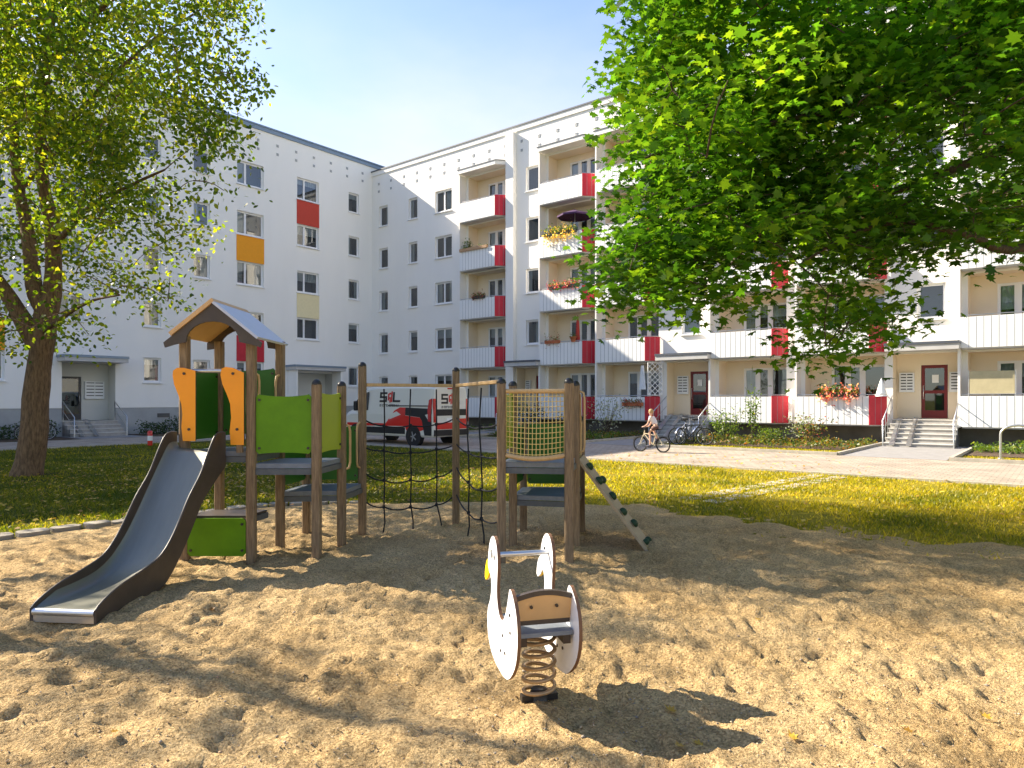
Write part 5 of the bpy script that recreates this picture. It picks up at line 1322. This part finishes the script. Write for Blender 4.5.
# ================================================================== PLANTS
def shrub(name, loc, label, cat, rx, rz, n, size, m, petals=None, group=None, stems=7, shape=None, zc=None):
    loc = Vector(loc); o = empty(name, loc); tag(o, label, cat, group)
    b = MB(); tips = []
    for i in range(stems):
        a_ = i*2*math.pi/stems+random.uniform(-.3, .3); k = random.uniform(.35, .95); t = Vector((rx*k*math.cos(a_), rx*k*math.sin(a_), rz*random.uniform(1.2, 1.9)))
        b.tube([(0, 0, 0), (t.x*.4, t.y*.4, t.z*.5), tuple(t)], [.014, .01, .005], 5); tips += [t, t*.75, t*.5]
    b.build('stems', 'bark_smooth', o)
    T = np.array([tuple(t) for t in tips])
    P = T[rng.integers(0, len(T), n)]+rng.normal(0, 1, (n, 3))*np.array([rx*.27, rx*.27, rz*.26]); P[:, 2] = np.maximum(.03, P[:, 2])
    arr_mesh('foliage', leaves(P, size, LEAF_OVAL if shape is None else shape, up=.7, spread=.8), 6 if shape is None else len(shape), m, np.clip(.45+.25*rng.normal(0, 1, n), 0, 1), o)
    if petals:
        k = max(12, n//6); P = T[rng.integers(0, len(T), k)]+rng.normal(0, 1, (k, 3))*np.array([rx*.3, rx*.3, rz*.2])+np.array([0, 0, rz*.15])
        arr_mesh('blossom', leaves(P, size*.9, LEAF_OVAL, up=.4, spread=1), 6, petals, rng.uniform(0, 1, k), o)
    return o
gs = 'garden plants along the balconies'
shrub('shrub', WB(19.6, 2.4), 'airy pale flowering shrub in front of the balcony with the lattice', 'shrub', .95, .95, 420, .10, 'leaf_silver', group=gs, stems=12)
shrub('shrub', WB(25.6, 3.4), 'round yellow green bush right of the parked bicycles', 'shrub', .62, .62, 800, .085, 'leaf_shrub', group=gs)
shrub('tall_plant', WB(26.4, 2.6), 'tall slim leafy plant with an upright spike against the white parapet', 'plant', .32, 1.0, 420, .10, 'leaf_shrub', group=gs, stems=6)
shrub('shrub', WB(27.3, 3.2), 'low bright green bush below the crimson balcony corner', 'shrub', .55, .35, 500, .08, 'leaf_shrub', group=gs)
shrub('rose_bush', WB(28.6, 2.7), 'straggly bush with brownish flower heads in the middle of the bed', 'shrub', .7, .55, 380, .085, 'leaf_cover', 'petal_rust', gs, 9)
shrub('rose_bush', WB(28.0, 2.0), 'taller grey green bush right behind the low bright bush', 'shrub', .55, .6, 320, .085, 'leaf_silver', None, gs, 8)
shrub('shrub', WB(15.2, 2.2), 'dark bushy shrub by the balcony behind the yellow net', 'shrub', .8, .7, 700, .09, 'leaf_hedge', group=gs)
shrub('tall_plant', WB(14.9, 3.6), 'leafy young plant with bright green leaves seen through the yellow net', 'plant', .5, 1.0, 420, .12, 'leaf_shrub', group=gs)
shrub('shrub', WB(17.6, 2.3), 'dark green bush below the crimson ground floor corner next to the net tower', 'shrub', .75, .5, 600, .09, 'leaf_hedge', group=gs)
def cover(name, rects, n, m, size, hmax, z0=.02):
    P = []
    for (u0, u1, d0, d1) in rects:
        k = int(n*(u1-u0)*(d1-d0)); U, D = rng.uniform(u0, u1, k), rng.uniform(d0, d1, k)
        hh = np.array([max(.1, .55+.8*noise.noise((a*.9, c*.9, 4))) for a, c in zip(U, D)])*hmax
        Q = np.c_[C0.x+UB.x*U+NB.x*D, C0.y+UB.y*U+NB.y*D, z0+rng.uniform(.15, 1, k)*hh]; P.append(Q)
    P = np.vstack(P)
    return struct(arr_mesh(name, leaves(P, size, LEAF_OVAL, up=.8, spread=.7), 6, m, np.clip(.45+.28*rng.normal(0, 1, len(P)), 0, 1)), 'stuff')
cover('ground_cover', [(23.95, 30.55, 1.0, 4.8), (14.5, 21.1, 1.0, 4.8)], 150, 'leaf_cover', .10, .38)
cover('ivy', [(33.7, 40, .8, 3.6), (8.6, 11.5, .8, 4.8), (14.5, 21.1, 3.4, 4.9)], 190, 'leaf_shrub', .11, .42)
def hedge(t0, t1, label):
    c = C0+UA*((t0+t1)/2)+NA*1.1; o = empty('hedge', c, math.pi/2-TH); tag(o, label, 'hedge', 'low hedges along the left block')
    n = int(520*(t1-t0)); L = (t1-t0)/2
    P = np.c_[rng.uniform(-L, L, n), rng.normal(0, .32, n), np.abs(rng.uniform(.05, .75, n))]
    P[:, 2] *= 1+.25*np.sin(P[:, 0]*2.3)
    arr_mesh('foliage', leaves(P, .09, LEAF_OVAL, up=.5, spread=1), 6, 'leaf_hedge', np.clip(.5+.3*rng.normal(0, 1, n), 0, 1), o)
    b = MB()
    for i in range(int(L*4)): x = -L+.25+i*.5; b.tube([(x, 0, 0), (x+.05, .05, .35), (x-.05, .15, .6)], [.02, .014, .006], 5)
    b.build('stems', 'bark_smooth', o)
hedge(7.0, 15.2, 'low dark hedge between the two entrances of the left block'); hedge(18.8, 27, 'low dark hedge left of the entrance by the tree trunk')

# ================================================================== THINGS ON THE BALCONIES
def planter(u, z, w_, label, petals, m='planter', n=260, d=.60, hang=.10, hgt=.22, size=.075, cat='flower box'):
    o = empty('flower_box', WB(u, d, z), -TH); tag(o, label, cat, 'flower boxes on the balconies')
    b = MB(); b.prism([(-.07, 0), (.07, 0), (.09, .16), (-.09, .16)], (-w_/2, 0, 0), (0, 1, 0), (0, 0, 1), (1, 0, 0), 0, w_); b.build('box', m, o)
    P = np.c_[rng.uniform(-w_/2, w_/2, n), rng.normal(0, .08, n), .14+np.abs(rng.normal(0, hgt*.5, n))]
    arr_mesh('foliage', leaves(P, size, LEAF_OVAL, up=.5, spread=1), 6, 'leaf_shrub', rng.uniform(0, 1, n), o)
    k = int(n*1.1); P = np.c_[rng.uniform(-w_/2, w_/2, k), rng.normal(-.05, .10, k), .10+rng.normal(.10, hgt*.5, k)-hang*rng.uniform(0, 1, k)]
    P[:, 0] += .05*np.sin(P[:, 0]*9)
    if petals: arr_mesh('blossom', leaves(P, size, LEAF_OVAL, up=.3, spread=1), 6, petals, rng.uniform(0, 1, k), o)
    return o
PT = [z+1.10 for z in ZF]
planter(29.05, PT[0]-.02, 1.5, 'long box of pink and salmon flowers on the balcony left of the white cone', 'petal_pink', n=330, hgt=.30, size=.11, hang=.14)
planter(19.95, PT[0]-.42, 1.1, 'rust red flower box hung on the ground floor balcony beside the lattice', 'petal_rust', 'terracotta', 160, d=.68)
planter(15.9, PT[2]-.02, 1.9, 'flower box of red and pink blooms on the second floor balcony', 'petal_red', n=300, hgt=.24)
planter(15.7, PT[3]-.06, 2.0, 'flower box trailing golden and white flowers below the dark parasol', 'petal_gold', n=420, hgt=.34, hang=.42, size=.10)
planter(9.65, PT[3]-.02, 2.1, 'long tan planter along the balcony with the yellow green bush', None, 'planter_tan', 60, hgt=.12)
planter(10.05, PT[2]-.02, .9, 'small dark red flower box on the balcony left of the stair windows', 'petal_rust', n=140, hgt=.22)
planter(15.2, PT[1]-.02, .9, 'terracotta box with sparse greens left of the closed red parasol', 'petal_rust', 'terracotta', 70, hgt=.34)
shrub('potted_bush', WB(8.95, .30, ZF[3]+.7), 'yellow green potted bush at the left end of the balcony with the tan planter', 'plant', .32, .55, 260, .10, 'leaf_shrub')
def parasol_open(loc, label):
    o = empty('parasol', loc); tag(o, label, 'parasol', 'parasols on the balconies')
    b = MB(); b.tube([(0, 0, -1.9), (0, 0, .32)], .02, 8); b.build('pole', 'steel', o)
    b = MB(); n = 8; rim = [(.92*math.cos(2*math.pi*i/n), .92*math.sin(2*math.pi*i/n), 0) for i in range(n)]; dn_ = [(x*1.0, y*1.0, -.09) for x, y, z in rim]
    b.add([(0, 0, .34)]+rim+dn_, [(0, 1+i, 1+(i+1) % n) for i in range(n)]+[(1+i, 1+n+i, 1+n+(i+1) % n, 1+(i+1) % n) for i in range(n)]); b.build('canopy', 'parasol_dark', o)
    return o
parasol_open(WB(16.3, .15, ZF[3]+2.0), 'open dark purple parasol over the balcony of golden flowers')
o = empty('parasol', WB(16.55, .25, ZF[1]+.2)); tag(o, 'closed dark red parasol standing upright on the first floor balcony', 'parasol', 'parasols on the balconies')
b = MB(); b.tube([(0, 0, 0), (0, 0, 2.3)], .02, 8); b.build('pole', 'steel', o)
b = MB(); b.lathe([(.05, .9), (.12, 1.0), (.10, 1.5), (.07, 2.0), (.02, 2.28), (.001, 2.3)], (0, 0, 0), 10); b.build('canopy', 'parasol_red', o)
o = empty('plant_pot', WB(16.5, .60, PT[1]), -TH); tag(o, 'round terracotta pot on the first floor parapet under the closed red parasol', 'plant pot')
b = MB(); b.lathe([(.10, 0), (.16, .22), (.18, .22), (.18, .26), (.14, .26), (.10, .2)], (0, 0, .0), 14); b.build('pot', 'terracotta', o)
n = 60; arr_mesh('foliage', leaves(np.c_[rng.normal(0, .09, n), rng.normal(0, .09, n), .26+np.abs(rng.normal(0, .1, n))], .08, LEAF_OVAL), 6, 'leaf_shrub', rng.uniform(0, 1, n), o)
o = empty('cone_lantern', WB(30.55, .35, PT[0]+.05)); tag(o, 'white pointed cone standing on the crimson corner beside the entrance', 'lantern')
b = MB(); b.lathe([(.001, 0), (.20, 0), (.17, .1), (.12, .30), (.06, .52), (.001, .66)], (0, 0, 0), 14); b.build('cone', 'parapet', o)
b = MB(); b.lathe([(.22, -.05), (.22, -.005), (.001, -.005)], (0, 0, 0), 14); b.build('rim', 'pvc', o)
o = empty('lattice', WB(20.95, .32, 1.92), -TH+R(46)); tag(o, 'white diamond lattice above the crimson corner of the ground floor balcony', 'trellis')
b = MB(); b.box((-.36, -.02, 0), (-.33, .02, 1.55)); b.box((.33, -.02, 0), (.36, .02, 1.55)); b.box((-.33, -.018, 0), (.33, .018, .03)); b.box((-.33, -.018, 1.52), (.33, .018, 1.55)); b.build('frame', 'pvc', o)
b = MB()
for k in range(-3, 8):
    for sg in (1, -1):
        za, zb_ = k*.26, k*.26+.66; xa, xb = -.33*sg, .33*sg
        t0 = max(0, (0.03-za)/.66); t1 = min(1, (1.52-za)/.66)
        if t1 > t0: b.beam((xa+(xb-xa)*t0, .006*sg, za+.66*t0), (xa+(xb-xa)*t1, .006*sg, za+.66*t1), .008, .03, up=(0, 0, 1))
b.build('slats', 'pvc', o)
o = empty('hanging_cloth', WB(20.35, .45, 2.2), -TH); tag(o, 'white cloth hanging beside the lattice on the ground floor balcony', 'cloth')
b = MB(); vs = []
for i in range(9):
    for j in range(6): t = j/5; vs.append(((i/8-.5)*(.14+.22*(1-t)), .03*math.sin(i*1.7), 1.15*t))
b.add(vs, [(i*6+j, (i+1)*6+j, (i+1)*6+j+1, i*6+j+1) for i in range(8) for j in range(5)], 0, True); b.build('fabric', 'white_cloth', o)
b = MB(); b.tube([(0, 0, 1.15), (0, .0, 1.36)], .008, 5); b.build('cord', 'steel', o)
o = empty('privacy_screen', WB(34.15, .50, 1.9), -TH); tag(o, 'pale fabric screen along the ground floor balcony right of the entrance', 'screen')
b = MB(); b.box((-.75, -.01, .02), (.55, .01, .82)); b.build('fabric', 'screen', o)
b = MB()
for x in (-.78, .58): b = MB(); b.tube([(x, 0, -.2), (x, 0, .86)], .018, 6); b.build('post', 'steel', o)

# ================================================================== LITTLE THINGS ON THE SAND
fl_ = [(675, 705, .9, .07, 'orange curled leaf at the tip of the swan shadow'), (703, 738, 1.4, .06, 'brown leaf on the lit sand below the swan shadow'), (795, 740, .2, .06, 'ochre leaf on bright sand right of the swan shadow'), (990, 716, .4, .065, 'yellow leaf on bright sand near the right edge'), (683, 742, 2.1, .06, 'rust coloured leaf inside the swan shadow'), (912, 742, 1.0, .055, 'small tan leaf on bright sand low on the right'), (118, 735, 2.6, .05, 'small orange leaf on the sand low on the left'), (212, 610, .6, .055, 'yellow leaf on the sand right of the slide end'), (608, 640, 1.9, .05, 'pale leaf on the sand between the swan and the climbing ramp'), (760, 618, 2.2, .06, 'dull brown leaf in the band of shade right of the ramp')]
for (x, y, a_, s_, lab) in fl_:
    Z = 1173*.97/(y-400); X = (x-512)/F*Z; z = sand_z(X, Z)
    b = MB(); k = len(LEAF_MAPLE); ca, sa = math.cos(a_), math.sin(a_)
    b.add([((p[0]*ca-p[1]*sa)*s_, (p[0]*sa+p[1]*ca)*s_, .012+s_*(-p[2]*1.6)+s_*.25*p[1]*p[1]) for p in LEAF_MAPLE], [tuple(range(k))])
    o = b.build('fallen_leaf', 'leaf_dead'); o.location = (X, Z, z); tag(o, lab, 'leaf', 'fallen leaves on the sand')
    at = o.data.attributes.new('tone', 'FLOAT', 'FACE'); at.data.foreach_set('value', [random.random()])
